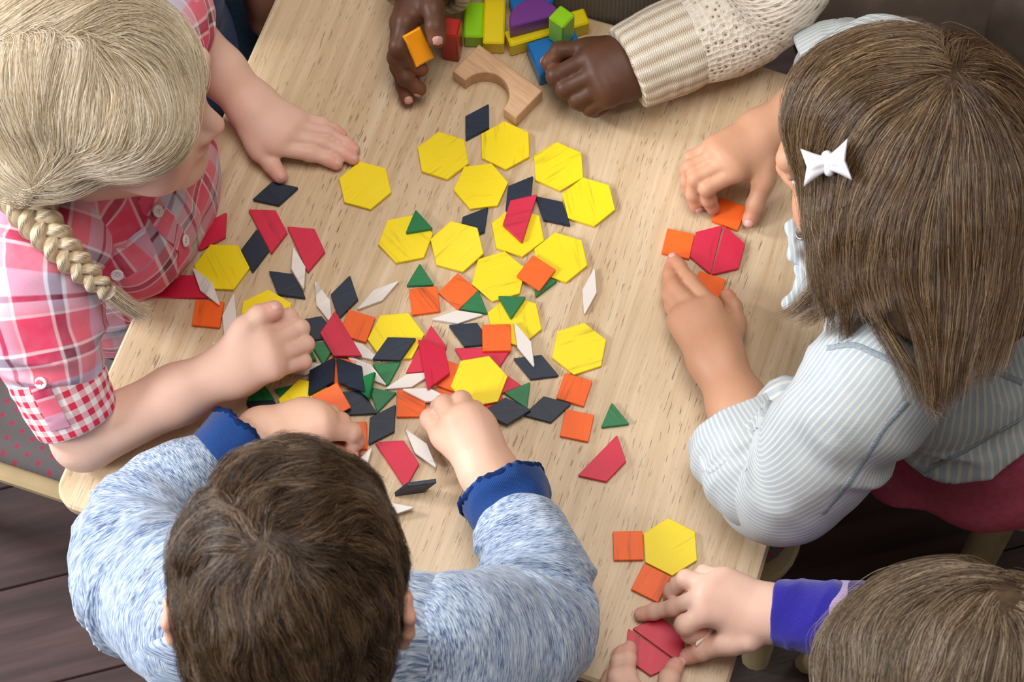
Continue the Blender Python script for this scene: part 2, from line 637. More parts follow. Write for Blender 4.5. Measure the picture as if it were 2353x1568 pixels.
# ------------------------------------------------------------------ chairs
def mat_dots():
    w = N('grey_dotted_cloth', 0.85, 0.2)
    c = w.mapping(w.coord(), rot=(0, 0, -TROT + 0.35), scale=(72, 72, 72))
    s = w.sep(c)
    odd = w.math('MULTIPLY', w.math('MODULO', w.math('FLOOR', s[1]), 2.0), 0.5)
    fx = w.math('ABSOLUTE', w.math('SUBTRACT', w.math('FRACT', w.math('ADD', s[0], odd)), 0.5))
    fy = w.math('ABSOLUTE', w.math('SUBTRACT', w.math('FRACT', s[1]), 0.5))
    dot = w.math('MULTIPLY', w.math('LESS_THAN', fx, 0.15), w.math('LESS_THAN', fy, 0.16))
    rib = w.math('SINE', w.math('MULTIPLY', s[1], 42.0))
    base = w.mix(w.math('MULTIPLY', w.math('ADD', rib, 1.0), 0.5), (0.105, 0.090, 0.090), (0.15, 0.128, 0.128))
    w.color(w.mix(dot, base, (0.36, 0.035, 0.075)))
    return w.m


M['dots'] = mat_dots()


def chair(center, ang, label, width=0.36, depth=0.34, seat_z=0.295, pad=True, back=True, mat=None):
    """small bentwood chair; ang is the direction its sitter faces"""
    f = V(math.cos(ang), math.sin(ang), 0); s = V(-math.sin(ang), math.cos(ang), 0)
    o = empty('chair', V(center[0], center[1], 0))
    tag(o, label, 'chair', 'small chairs round the table')
    c = V(center[0], center[1], seat_z); mt = mat or M['birch']
    pts = corner_round([(-depth / 2, -width / 2), (depth / 2, -width / 2), (depth / 2, width / 2), (-depth / 2, width / 2)], 0.05, 6)
    L = lambda v: np.array([c + f * q[0] + s * q[1] + EZ * q[2] for q in v])
    v, fc = prism(pts, -0.030, -0.012, 0.004)
    new_mesh('seat', L(v), fc, mt, o, False)
    if pad:
        v1, f1 = prism(pts * np.array([0.93, 0.93]), -0.013, 0.012, 0.010)
        new_mesh('cushion', L(v1), f1, M['dots'], o, True)
    for a in (-1, 1):
        for b in (-1, 1):
            x0, y0 = a * (depth / 2 - 0.045), b * (width / 2 - 0.035)
            p0 = c + f * x0 + s * y0 + EZ * -0.028
            p3 = V(p0[0], p0[1], 0) + f * a * 0.045 + s * b * 0.03
            path = [p0, p0 + EZ * -0.02 + f * a * 0.012, p0 * 0.6 + p3 * 0.4 + f * a * 0.018, p3]
            v, fc = tube(path, [0.020, 0.022, 0.019, 0.015], 10, 0.75, s)
            new_mesh('leg', v, fc, mt, o)
    if back:
        top = 0.30
        for b in (-1, 1):
            q0 = c - f * (depth / 2 - 0.02) + s * b * (width / 2 - 0.03) + EZ * -0.02
            path = [q0, q0 + EZ * 0.12 - f * 0.012, q0 + EZ * 0.24 - f * 0.035, q0 + EZ * top - f * 0.055]
            v, fc = tube(path, [0.016, 0.015, 0.014, 0.012], 10, 0.8, s)
            new_mesh('back_post', v, fc, mt, o)
        for zz in (0.13, 0.245):
            mid = []
            for t in np.linspace(-1, 1, 7):
                mid.append(c - f * (depth / 2 - 0.02 + 0.035 * zz / 0.24 + 0.018 * (1 - t * t)) + s * t * (width / 2 - 0.028) + EZ * (zz - 0.02))
            v, fc = tube(mid, 0.026, 8, 0.25, f)
            new_mesh('back_rail', v, fc, mt, o)
    return o


# ------------------------------------------------------------------ pattern tiles
SIDE, TH = 0.0254, 0.004


def tile_poly(k):
    if k == 'hex': return SIDE * np.array([(math.cos(math.pi / 3 * i), math.sin(math.pi / 3 * i)) for i in range(6)])
    if k == 'sq': return SIDE * np.array([(-.5, -.5), (.5, -.5), (.5, .5), (-.5, .5)])
    if k == 'tri': return SIDE / math.sqrt(3) * np.array([(math.cos(math.pi / 2 + 2 * math.pi / 3 * i), math.sin(math.pi / 2 + 2 * math.pi / 3 * i)) for i in range(3)])
    if k == 'trap':
        h = math.sqrt(3) / 2
        return SIDE * (np.array([(-1, 0), (1, 0), (.5, h), (-.5, h)]) - np.array([0, h * 4 / 9]))
    a = math.radians(30 if k == 'nav' else 15)
    return SIDE * np.array([(math.cos(a), 0), (0, math.sin(a)), (-math.cos(a), 0), (0, -math.sin(a))])


KIND = {'hex': ('hexagon_tile', 'yellow hexagon tiles'), 'sq': ('square_tile', 'orange square tiles'), 'tri': ('triangle_tile', 'green triangle tiles'),
        'trap': ('trapezoid_tile', 'red trapezoid tiles'), 'nav': ('rhombus_tile', 'navy rhombus tiles'), 'wht': ('thin_rhombus_tile', 'thin white rhombus tiles')}
tile_me = {}


def tile(kind, loc, th, gx=0.0, gy=0.0, label=None, Rm=None):
    nm, grp = KIND[kind]
    if kind not in tile_me:
        v, f = prism(corner_round(tile_poly(kind), 0.0007, 2), 0.0, TH, 0.0004)
        o = new_mesh(nm, v, f, M[kind], None, False); tile_me[kind] = o.data
    else: o = link(nm, tile_me[kind])
    if Rm is None:
        n = unit(V(-gx, -gy, 1)); x = V(math.cos(th), math.sin(th), 0); x[2] = gx * x[0] + gy * x[1]; x = unit(x)
        Rm = np.stack([x, np.cross(n, x), n], 1)
    o.rotation_euler = Matrix(Rm.tolist()).to_euler()
    o.location = Vector(loc)
    tag(o, label, 'tile', grp)
    return o


TILES = [
('Y1','hex',-131.6,157.4,0.0,101.7,0.000,0.000),
('N1','nav',-214.1,151.2,0.0,195.1,0.000,0.000),
('R1','trap',-275.7,112.5,0.0,209.1,0.000,0.000),
('R2','trap',-218.8,117.1,0.0,296.0,0.000,0.000),
('N2','nav',-231.4,93.9,0.0,86.0,0.000,0.000),
('R3','trap',-183.8,97.7,0.0,293.0,0.000,0.000),
('W1','wht',-191.7,73.4,2.9,103.6,-0.180,-0.174),
('N3','nav',-201.3,59.1,0.0,140.4,0.000,0.000),
('Y2','hex',-260.8,78.2,0.0,116.2,0.000,0.000),
('R4','trap',-297.3,58.9,0.0,356.8,0.000,0.000),
('W2','wht',-273.6,57.6,4.0,124.1,0.000,0.000),
('O1','sq',-271.7,32.6,0.0,262.8,0.000,0.000),
('W3','wht',-252.4,29.0,0.0,82.0,0.000,0.000),
('G1','tri',-244.6,9.0,0.0,8.3,0.000,0.000),
('W18','wht',-251.6,-12.6,0.0,131.6,0.000,0.000),
('Y3','hex',-219.6,29.3,0.0,146.3,0.000,0.000),
('N4','nav',-174.4,15.4,0.0,340.4,0.000,0.000),
('W4','wht',-168.4,40.3,0.0,110.4,0.000,0.000),
('N5','nav',-149.6,45.4,0.0,77.2,0.000,0.000),
('W5','wht',-119.3,46.4,0.0,35.8,0.000,0.000),
('O2','sq',-137.7,16.8,0.0,250.8,0.000,0.000),
('R5','trap',-153.7,3.7,4.0,118.9,0.000,0.000),
('Y4','hex',-103.2,5.4,0.0,123.9,0.000,0.000),
('N6','nav',-104.5,-7.8,4.0,26.3,0.000,0.000),
('R6','trap',-74.6,-11.5,0.0,243.4,0.000,0.000),
('R7','trap',-69.8,-22.9,5.8,279.7,-0.051,-0.108),
('W6','wht',-91.2,-36.7,0.0,198.8,0.000,0.000),
('W7','wht',-75.2,-52.1,4.0,165.5,0.000,0.000),
('O3','sq',-52.7,-34.2,0.0,249.2,0.000,0.000),
('Y5','hex',-29.7,-40.6,4.0,129.0,0.000,0.000),
('R8','trap',-25.9,-17.1,0.0,178.9,0.000,0.000),
('O6','sq',-13.6,0.4,4.0,269.9,0.000,0.000),
('N7','nav',-36.7,5.6,0.0,153.5,0.000,0.000),
('R9','trap',-19.6,-44.4,0.0,21.2,0.000,0.000),
('R10','trap',-24.3,-63.9,0.0,254.0,0.000,0.000),
('G2','tri',6.2,-52.5,0.0,321.8,0.000,0.000),
('N8','nav',-6.6,-69.3,4.0,1.4,0.000,0.000),
('N9','nav',29.4,-67.2,0.0,12.8,0.000,0.000),
('O7','sq',53.8,-49.2,0.0,250.4,0.000,0.000),
('O8','sq',54.9,-82.9,0.0,256.2,0.000,0.000),
('G3','tri',87.5,-76.8,0.0,5.6,0.000,0.000),
('R11','trap',78.6,-117.5,0.0,225.6,0.000,0.000),
('Y6','hex',59.5,-10.4,0.0,77.7,0.000,0.000),
('N10','nav',20.7,-27.1,0.0,156.1,0.000,0.000),
('W8','wht',10.8,-6.6,4.0,110.9,0.000,0.000),
('Y7','hex',2.9,18.0,0.0,39.9,0.000,0.000),
('G4','tri',0.5,32.8,4.0,56.5,0.000,0.000),
('Y8','hex',-10.5,62.0,0.0,76.5,0.000,0.000),
('O9','sq',23.3,62.7,4.0,233.0,0.000,0.000),
('G5','tri',27.9,54.2,0.0,278.2,0.000,0.000),
('Y9','hex',46.1,79.5,0.0,99.7,0.000,0.000),
('W9','wht',70.8,45.0,0.0,76.5,0.000,0.000),
('Y10','hex',-1.6,195.4,0.0,90.0,0.000,0.000),
('Y11','hex',-59.5,186.3,0.0,98.9,0.000,0.000),
('N11','nav',-27.3,220.7,0.0,59.5,0.000,0.000),
('Y12','hex',47.1,172.0,0.0,91.5,0.000,0.000),
('Y13','hex',-25.0,153.6,0.0,66.5,0.000,0.000),
('Y14','hex',73.5,134.8,0.0,99.9,0.000,0.000),
('N12','nav',10.2,145.2,0.0,53.1,0.000,0.000),
('R12','trap',9.7,120.2,4.0,72.7,0.000,0.000),
('N13','nav',40.5,126.3,0.0,135.1,0.000,0.000),
('Y15','hex',7.9,106.0,0.0,38.3,0.000,0.000),
('N14','nav',-32.3,114.6,0.0,51.7,0.000,0.000),
('Y16','hex',-47.5,92.2,2.2,101.6,0.068,0.086),
('Y17','hex',-94.4,101.8,0.0,130.5,0.000,0.000),
('G6','tri',-82.8,114.7,4.0,8.7,0.000,0.000),
('G7','tri',-81.5,62.1,0.0,0.7,0.000,0.000),
('O10','sq',-77.4,40.1,0.0,186.5,0.000,0.000),
('O11','sq',-47.2,48.1,0.0,226.1,0.000,0.000),
('G8','tri',-32.0,35.3,0.0,348.7,0.000,0.000),
('W10','wht',-48.2,23.2,0.0,3.8,0.000,0.000),
('G9','tri',-167.5,-5.2,0.0,59.7,0.000,0.000),
('G10','tri',-185.3,-7.1,0.0,234.9,0.000,0.000),
('W11','wht',-184.0,-22.6,0.0,3.4,0.000,0.000),
('N15','nav',-168.0,-33.2,6.0,58.6,0.078,-0.147),
('N16','nav',-142.8,-32.3,5.7,126.2,0.088,-0.049),
('O12','sq',-152.2,-26.9,0.0,260.0,0.000,0.000),
('O13','sq',-159.3,-57.6,8.4,208.3,-0.042,0.174),
('N17','nav',-138.7,-56.5,0.0,151.1,0.000,0.000),
('G11','tri',-129.6,-41.4,0.0,315.1,0.000,0.000),
('W12','wht',-129.3,-25.9,0.0,320.3,0.000,0.000),
('G12','tri',-111.2,-27.0,0.0,62.6,0.000,0.000),
('W13','wht',-136.1,-6.3,0.0,331.0,0.000,0.000),
('G13','tri',-116.4,-52.0,0.0,287.1,0.000,0.000),
('O14','sq',-89.8,-58.3,0.0,269.0,0.000,0.000),
('O15','sq',-59.1,-61.1,0.0,248.4,0.000,0.000),
('N18','nav',-115.3,-77.5,0.0,57.2,0.000,0.000),
('O16','sq',-141.2,-87.4,0.0,181.4,0.000,0.000),
('R13','trap',-147.6,-111.7,0.0,334.5,0.000,0.000),
('W14','wht',-135.3,-119.7,4.0,60.2,0.000,0.000),
('R14','trap',-100.1,-110.0,0.0,301.6,0.000,0.000),
('W15','wht',-110.1,-155.6,2.5,0.9,0.095,0.067),
('W16','wht',-81.1,-101.1,2.1,125.8,0.088,-0.060),
('Y18','hex',-181.2,-58.9,4.0,166.1,0.000,0.000),
('G14','tri',-222.8,-45.0,0.0,122.0,0.000,0.000),
('N20','nav',-216.0,-64.2,0.0,152.2,0.000,0.000),
('G15','tri',-197.0,-46.3,0.0,72.6,0.000,0.000),
('G16','tri',-155.1,-66.9,0.0,241.0,0.000,0.000),
('R15','trap',-241.9,-80.2,4.0,345.1,0.000,0.000),
('R16','trap',-238.2,-90.0,0.0,297.4,0.000,0.000),
('O17','sq',201.4,118.7,0.0,246.0,0.000,0.000),
('O18','sq',153.0,90.1,0.0,255.1,0.000,0.000),
('R17','trap',178.1,85.7,0.0,74.2,0.000,0.000),
('R18','trap',198.1,79.5,0.0,252.6,0.000,0.000),
('O19','sq',177.6,45.8,0.0,248.3,0.000,0.000),
('O20','sq',94.5,-192.7,0.0,269.3,0.000,0.000),
('Y19','hex',130.1,-194.6,0.0,90.6,0.000,0.000),
('O21','sq',112.3,-225.8,0.0,241.5,0.000,0.000),
('R19','trap',120.4,-272.7,0.0,321.5,0.000,0.000),
('R20','trap',105.3,-287.5,0.0,142.3,0.000,0.000)
]
LABELS = {
'Y1': 'yellow hexagon tile touching the fingertips of the flat hand in front of the plaid shirt',
'N1': 'navy rhombus tile under the thumb of the flat hand of the person in plaid',
'R1': 'dark red trapezoid tile lying against the shirt buttons of the person in plaid',
'R2': 'red trapezoid tile whose long edge lies against a navy rhombus, beside the striped red one',
'N2': 'navy rhombus tile wedged between a yellow hexagon and a red trapezoid near the plaid shirt',
'R3': 'red trapezoid tile with bold stripes of grain, a thin white tile along its long edge',
'W1': 'thin white rhombus tile lying over a navy one beside the striped red trapezoid',
'N3': 'navy rhombus tile with its right edge under the white tile beside the striped red trapezoid',
'Y2': 'yellow hexagon tile beside the plaid shirt with a white rhombus across its lower corner',
'R4': 'dark red trapezoid tile by the hem of the plaid shirt, farthest left of all tiles',
'W2': 'thin white rhombus tile lying across a hexagon, a red trapezoid and the leftmost orange square',
'O1': 'leftmost orange square tile, the tip of a white rhombus on its corner',
'W3': 'thin white rhombus tile standing upright between the leftmost orange square and the fist',
'G1': 'green triangle tile peeping out on the thumb side of the fist, beside a white rhombus',
'W18': 'white rhombus tile of which only a tip shows beside the wrist of the fist',
'Y3': 'yellow hexagon tile half hidden behind the thumb of the fist',
'N4': 'navy rhombus tile between the knuckles of the fist and a red trapezoid',
'W4': 'thin white rhombus tile pointing down at the red trapezoid nearest the fist',
'N5': 'scratched navy rhombus tile between two thin white ones above an orange square',
'W5': 'thin white rhombus tile slanting up rightward above the hexagon carrying a navy tile',
'O2': 'orange square tile between a red trapezoid and the hexagon that carries a navy tile',
'R5': 'bright red trapezoid tile lying on navy and green tiles just right of the fist',
'Y4': 'yellow hexagon tile with a navy rhombus lying across its lower half',
'N6': 'navy rhombus tile lying on the lower half of a yellow hexagon',
'R6': 'red trapezoid tile partly under another red trapezoid, right of the hexagon with a navy tile',
'R7': 'red trapezoid tile lying on top of another red trapezoid, its tip over a white rhombus',
'W6': 'thin white rhombus tile partly under the long edge of the upper red trapezoid',
'W7': 'thin white rhombus tile lying on an orange square and reaching under the curled fingers',
'O3': 'orange square tile tucked under the left side of the raised yellow hexagon',
'Y5': 'yellow hexagon tile lying on red and orange tiles above the right blue-cuffed hand',
'R8': 'red trapezoid tile under both a flat orange square and a raised yellow hexagon',
'O6': 'orange square tile lying square to the picture across navy, red and yellow tiles',
'N7': 'navy rhombus tile with its right half under an upright orange square',
'R9': 'red trapezoid tile showing only its tip at the right of the raised yellow hexagon',
'R10': 'red trapezoid tile nearly hidden under a navy rhombus beside the right blue-cuffed hand',
'G2': 'green triangle tile between a red tip and two overlapping navy rhombi',
'N8': 'navy rhombus tile with grey grain right beside the right blue-cuffed hand',
'N9': 'navy rhombus tile under the upper of the two orange squares at the heap edge',
'O7': 'upper of the two orange squares below the lone hexagon at the right of the heap',
'O8': 'lower of the two orange squares below the lone hexagon at the right of the heap',
'G3': 'green triangle tile lying alone on bare wood above a crimson trapezoid',
'R11': 'crimson trapezoid tile lying alone on bare wood below a green triangle',
'Y6': 'yellow hexagon tile lying by itself at the right of the heap above an orange square',
'N10': 'navy rhombus tile with the tip of a white rhombus resting in its middle',
'W8': 'thin white rhombus tile bridging from a yellow hexagon down to a navy rhombus',
'Y7': 'yellow hexagon tile with a green triangle, an orange square and a white rhombus on it',
'G4': 'green triangle tile pointing down across two yellow hexagons',
'Y8': 'yellow hexagon tile under the left corner of the orange square that bridges two hexagons',
'O9': 'orange square tile bridging two yellow hexagons over a green triangle',
'G5': 'green triangle tile mostly under the orange square that bridges two hexagons',
'Y9': 'yellow hexagon tile under the right corner of the orange square that bridges two hexagons',
'W9': 'thin white rhombus tile lying alone on bare wood to the right of the heap',
'Y10': 'yellow hexagon tile touching the foot of the plain wooden arch block',
'Y11': 'yellow hexagon tile leftmost in the upper group, touching the navy tile near the arch',
'N11': 'navy rhombus tile between the two topmost yellow hexagons, nearest the wooden arch',
'Y12': 'yellow hexagon tile touching a navy tip, above the rightmost hexagon of the upper group',
'Y13': 'yellow hexagon tile below and between the two topmost hexagons',
'Y14': 'rightmost yellow hexagon tile of the upper group, a navy rhombus at its left edge',
'N12': 'navy rhombus tile between two hexagons with its lower end under a pinkish red trapezoid',
'R12': 'bright pinkish red trapezoid tile lying over a yellow hexagon and a navy tip',
'N13': 'navy rhombus tile against the left edge of the rightmost upper hexagon',
'Y15': 'yellow hexagon tile with the bright pinkish red trapezoid lying on it',
'N14': 'navy rhombus tile half under a yellow hexagon, left of the pinkish red trapezoid',
'Y16': 'yellow hexagon tile covering half a navy rhombus, beside the hexagon with a triangle',
'Y17': 'yellow hexagon tile carrying a green triangle on its upper right',
'G6': 'green triangle tile lying tip up on a yellow hexagon',
'G7': 'green triangle tile on bare wood whose lower edge meets an orange square',
'O10': 'orange square tile directly below the green triangle that lies on bare wood',
'O11': 'orange square tile turned onto its corner with a green triangle along its edge',
'G8': 'green triangle tile along the edge of the orange square turned onto its corner',
'W10': 'thin white rhombus tile lying nearly level below the turned orange square',
'G9': 'green triangle tile pointing down from under the bright red trapezoid near the fist',
'G10': 'green triangle tile right beside the little finger of the fist',
'W11': 'white rhombus tile between the little finger of the fist and a matt navy rhombus',
'N15': 'matt navy rhombus tile left of the shiny one with its corner over a yellow hexagon',
'N16': 'shiny navy rhombus tile leaning between a matt navy one and a glossy green triangle',
'O12': 'orange square tile hidden but for a sliver between the matt and the shiny navy rhombus',
'O13': 'bright orange square tile on top of the heap just above the left blue-cuffed hand',
'N17': 'navy rhombus tile below the shiny one and right of the topmost orange square',
'G11': 'glossy green triangle tile tilted up and catching the window light',
'W12': 'white rhombus tile passing under the shiny navy rhombus and the glossy green triangle',
'G12': 'green triangle tile pointing down from under the navy rhombus on the hexagon',
'W13': 'white rhombus tile between the bright red trapezoid and the hexagon that carries a navy tile',
'G13': 'green triangle tile just below and right of the glossy tilted triangle',
'O14': 'orange square tile under the left tip of a white rhombus near the curled fingers',
'O15': 'orange square tile mostly under a white rhombus and the curled fingers of the right hand',
'N18': 'navy rhombus tile with ridged grain between two orange squares at the foot of the heap',
'O16': 'orange square tile under the forefinger of the left blue-cuffed hand',
'R13': 'red trapezoid tile under the thumb of the left blue-cuffed hand',
'W14': 'white rhombus tile partly hidden by the short brown hair, right of a thumb',
'R14': 'crimson trapezoid tile whose lower tip is hidden by the navy tile that stands on edge',
'W15': 'white rhombus tile beside the short brown hair, below the navy tile that stands on edge',
'W16': 'thin white rhombus tile between the crimson trapezoid and the right blue-cuffed hand',
'Y18': 'yellow hexagon tile between the fist and the left blue-cuffed hand',
'G14': 'green triangle tile beside the bare forearm, its lower edge against a navy rhombus',
'N20': 'navy rhombus tile below a green triangle at the lower left of the heap',
'G15': 'green triangle tile mostly hidden under the fist and a yellow hexagon',
'G16': 'green triangle tile showing a corner below the topmost orange square',
'R15': 'dark red trapezoid tile beside the left blue cuff, lying over a second one',
'R16': 'dark red trapezoid tile under a second one beside the left blue cuff',
'O17': 'orange square tile held between forefinger and thumb of the person in striped denim',
'O18': 'orange square tile against the left side of the crimson hexagon of two halves',
'R17': 'left half of the crimson hexagon laid by the person in striped denim, a trapezoid tile',
'R18': 'right half of the crimson hexagon laid by the person in striped denim, a trapezoid tile',
'O19': 'orange square tile partly under the flat hand of the person in striped denim',
'O20': 'orange square tile against the left side of the lone hexagon near the lower table edge',
'Y19': 'yellow hexagon tile with two orange squares against it near the lower table edge',
'O21': 'orange square tile against the lower left side of the hexagon near the royal blue cuff',
'R19': 'upper half of the red hexagon between the hands with royal blue cuff, a trapezoid tile',
'R20': 'lower half of the red hexagon between the hands with royal blue cuff, a trapezoid tile',
}
for i, k, x, y, z, th, gx, gy in TILES:
    if i == 'G11': z, gx, gy = 6.5, 0.28, 0.10
    tile(k, (x / 1e3, y / 1e3, TZ + z / 1e3 + 0.0001), math.radians(th), gx, gy, LABELS[i])
# the navy rhombus that stands on its edge
b0 = P(800 + 618 / 5.806, 930 + 1231 / 5.806); b1 = P(800 + 987 / 5.806, 930 + 1181 / 5.806)
ex = unit(b1 - b0); en = unit(np.cross(ex, EZ)); mid = b0 + ex * SIDE * 0.5
a60 = math.radians(60.0)
hgt = SIDE * math.sin(a60); cen = mid + ex * SIDE * math.cos(a60) * 0.5 + EZ * hgt / 2
# long diagonal runs from the lower left corner to the upper right one
dx = unit(ex * (SIDE + SIDE * math.cos(a60)) + EZ * hgt); dy = np.cross(en, dx)
tile('nav', cen - en * TH, 0, Rm=np.stack([dx, dy, en], 1), label='navy rhombus tile standing upright on its edge near the right blue cuff')


# ------------------------------------------------------------------ building blocks
def paint(name, col, rough=0.3):
    return plain(name, col, rough, 0.5, 0.03, 30)


M['b_green'] = paint('green_paint', (0.27, 0.60, 0.004)); M['b_yellow'] = paint('yellow_paint', (0.82, 0.64, 0.004))
M['b_blue'] = paint('blue_paint', (0.003, 0.17, 0.52)); M['b_purple'] = paint('purple_paint', (0.17, 0.035, 0.26))
M['b_red'] = paint('red_paint', (0.42, 0.012, 0.008)); M['b_orange'] = paint('orange_paint', (0.90, 0.33, 0.004))
w = N('beech_wood', 0.4, 0.4)
cc_ = w.mapping(w.coord(), rot=(0, 0, 0.75))
gg_ = w.noise(w.mapping(cc_, scale=(25, 260, 60)), 1.0, 4, 0.6)
w.color(w.ramp(gg_, [(0.3, (0.50, 0.29, 0.15)), (0.55, (0.60, 0.37, 0.21)), (0.8, (0.68, 0.45, 0.28))]))
M['b_beech'] = w.m


def Z1(X, Y): return 1040 + X / 5.1152, Y / 5.1152


def block(label, mat, quad, z0, z1, bev=0.0016, conv=Z1, rect=True):
    """an upright block from the corners of its top face as the photograph shows them"""
    q = np.array([P(*conv(*p), z1)[:2] for p in quad])
    c = q.mean(0)
    if rect:
        d = (q[1] - q[0] + q[2] - q[3]) / 2; e = (q[3] - q[0] + q[2] - q[1]) / 2
        a, b = np.linalg.norm(d), np.linalg.norm(e); x = d / a; y = np.array([-x[1], x[0]])
        if y @ e < 0: y = -y
        q = np.array([c - x * a / 2 - y * b / 2, c + x * a / 2 - y * b / 2, c + x * a / 2 + y * b / 2, c - x * a / 2 + y * b / 2])
    a2 = sum(q[i][0] * q[(i + 1) % len(q)][1] - q[(i + 1) % len(q)][0] * q[i][1] for i in range(len(q)))
    if a2 < 0: q = q[::-1]
    v, f = prism(corner_round(q - c, bev * 1.2, 3) if rect else q - c, 0, z1 - z0, bev)
    o = new_mesh('building_block', v, f, mat, None, False, V(c[0], c[1], TZ + z0 + 0.0001))
    return tag(o, label, 'block', 'wooden building blocks')


block('flat green building block between the red one and a long yellow one', M['b_green'], [(150, 12), (376, 18), (347, 432), (123, 430)], 0, 0.0195)
block('long yellow building block pointing at the plain wooden arch', M['b_yellow'], [(385, -250), (640, -250), (598, 510), (350, 500)], 0, 0.0195)
block('yellow building block lying under the purple half round one', M['b_yellow'], [(608, 358), (1542, 88), (1614, 262), (680, 545)], 0, 0.0195)
block('blue building block behind the purple half round one', M['b_blue'], [(655, -70), (1140, -150), (1185, 10), (700, 128)], 0, 0.0195)
block('blue building block under the upright green one, fingers resting on it', M['b_blue'], [(870, 503), (1432, 330), (1580, 715), (1020, 892)], 0, 0.0195)
block('green building block standing upright on a blue one', M['b_green'], [(1270, 48), (1443, 172), (1300, 326), (1124, 205)], 0.0196, 0.0575)
c0 = P(*Z1(972, 236), 0.040); ed = unit((P(*Z1(1225, 165), 0.04) - P(*Z1(690, 305), 0.04)) * V(1, 1, 0)); en2 = V(-ed[1], ed[0], 0)
half = [c0[:2] + 0.0245 * (math.cos(t) * ed[:2] + math.sin(t) * en2[:2]) for t in np.linspace(0, math.pi, 25)]
hv, hf = prism(np.array(half) - c0[:2], 0, 0.0195, 0.0012)
tag(new_mesh('half_round_block', hv, hf, M['b_purple'], None, False, V(c0[0], c0[1], TZ + 0.0198)), 'purple half round building block lying on a yellow one', 'block', 'wooden building blocks')
# the plain arch
A_, B_, C_ = (P(*Z1(*p), 0.017) for p in ((312, 520), (1056, 1066), (745, 1386)))
ax_ = unit((B_ - A_) * V(1, 1, 0)); ay_ = V(ax_[1], -ax_[0], 0); L_ = np.linalg.norm(B_ - A_); H_ = np.linalg.norm(C_ - B_)
foot = 0.0155; rr = (L_ - 2 * foot) / 2
pts2 = [(0, 0), (L_, 0), (L_, H_)] + [(L_ / 2 + rr * math.cos(t), H_ - (rr * 1.02) * math.sin(t)) for t in np.linspace(0, math.pi, 25)] + [(0, H_)]
pw = np.array([A_[:2] + ax_[:2] * p[0] + ay_[:2] * p[1] for p in pts2])[::-1]
c0 = pw.mean(0)
av, af = prism(pw - c0, 0, 0.017, 0.0008)
tag(new_mesh('arch_block', av, af, M['b_beech'], None, False, V(c0[0], c0[1], TZ + 0.0001)), 'plain beech arch block lying flat between the two dark hands', 'block', 'wooden building blocks')


def Z2(X, Y): return 880 + X / 6.272, Y / 6.272


block('red building block standing on end beside the thumb', M['b_red'], [(905, 240), (1158, 276), (1046, 530), (800, 485)], 0, 0.046, conv=Z2)


def held(label, corners, thick, mat, conv):
    """a block held in the air: four corners (X, Y, z) of the face towards the viewer"""
    q = np.array([P(*conv(X, Y), z) for X, Y, z in corners]); c = q.mean(0)
    x = unit(q[1] - q[0] + q[2] - q[3]); n = unit(np.cross(x, q[3] - q[0] + q[2] - q[1])); y = np.cross(n, x)
    if n @ (CC - c) < 0: n = -n; y = np.cross(n, x)
    a = (np.linalg.norm(q[1] - q[0]) + np.linalg.norm(q[2] - q[3])) / 2; b = (np.linalg.norm(q[3] - q[0]) + np.linalg.norm(q[2] - q[1])) / 2
    v, f = board(V(0, 0, 0) - n * thick / 2, x, y, n, a, b, thick, 0.0016)
    return tag(new_mesh('building_block', v, f, mat, None, False, c), label, 'block', 'wooden building blocks')


held('orange building block held up between dark thumb and fingers', [(315, 508, 0.068), (556, 378, 0.066), (738, 832, 0.046), (480, 985, 0.048)], 0.012, M['b_orange'], Z2)
held('orange building block hidden in the curled dark fingers of the hand on the blue block', [(1100, 790, 0.036), (1320, 740, 0.036), (1350, 850, 0.034), (1120, 890, 0.034)], 0.014, M['b_orange'], Z1)

# ------------------------------------------------------------------ people: tools
FAIR = mat_skin('fair_skin', (0.72, 0.475, 0.375), (0.70, 0.25, 0.20), (0.66, 0.385, 0.285))
FAIR2 = mat_skin('warm_fair_skin', (0.69, 0.43, 0.32), (0.66, 0.22, 0.16), (0.62, 0.345, 0.235))
TAN = mat_skin('tan_skin', (0.54, 0.290, 0.180), (0.56, 0.19, 0.12), (0.46, 0.225, 0.125))
DARK = mat_skin('dark_brown_skin', (0.098, 0.040, 0.020), (0.23, 0.080, 0.045), (0.065, 0.026, 0.013))
NAIL_F = plain('pale_nail', (0.66, 0.37, 0.32), 0.35, 0.3, 0.03)
NAIL_D = plain('rosy_nail', (0.52, 0.28, 0.24), 0.3, 0.35, 0.03)
EYE_M = plain('eye_white', (0.8, 0.8, 0.8), 0.1)
SCALE_H = 1.0


def tr(o, s):
    """zoom frame -> pixel"""
    return lambda X, Y: (o[0] + X / s, o[1] + Y / s)


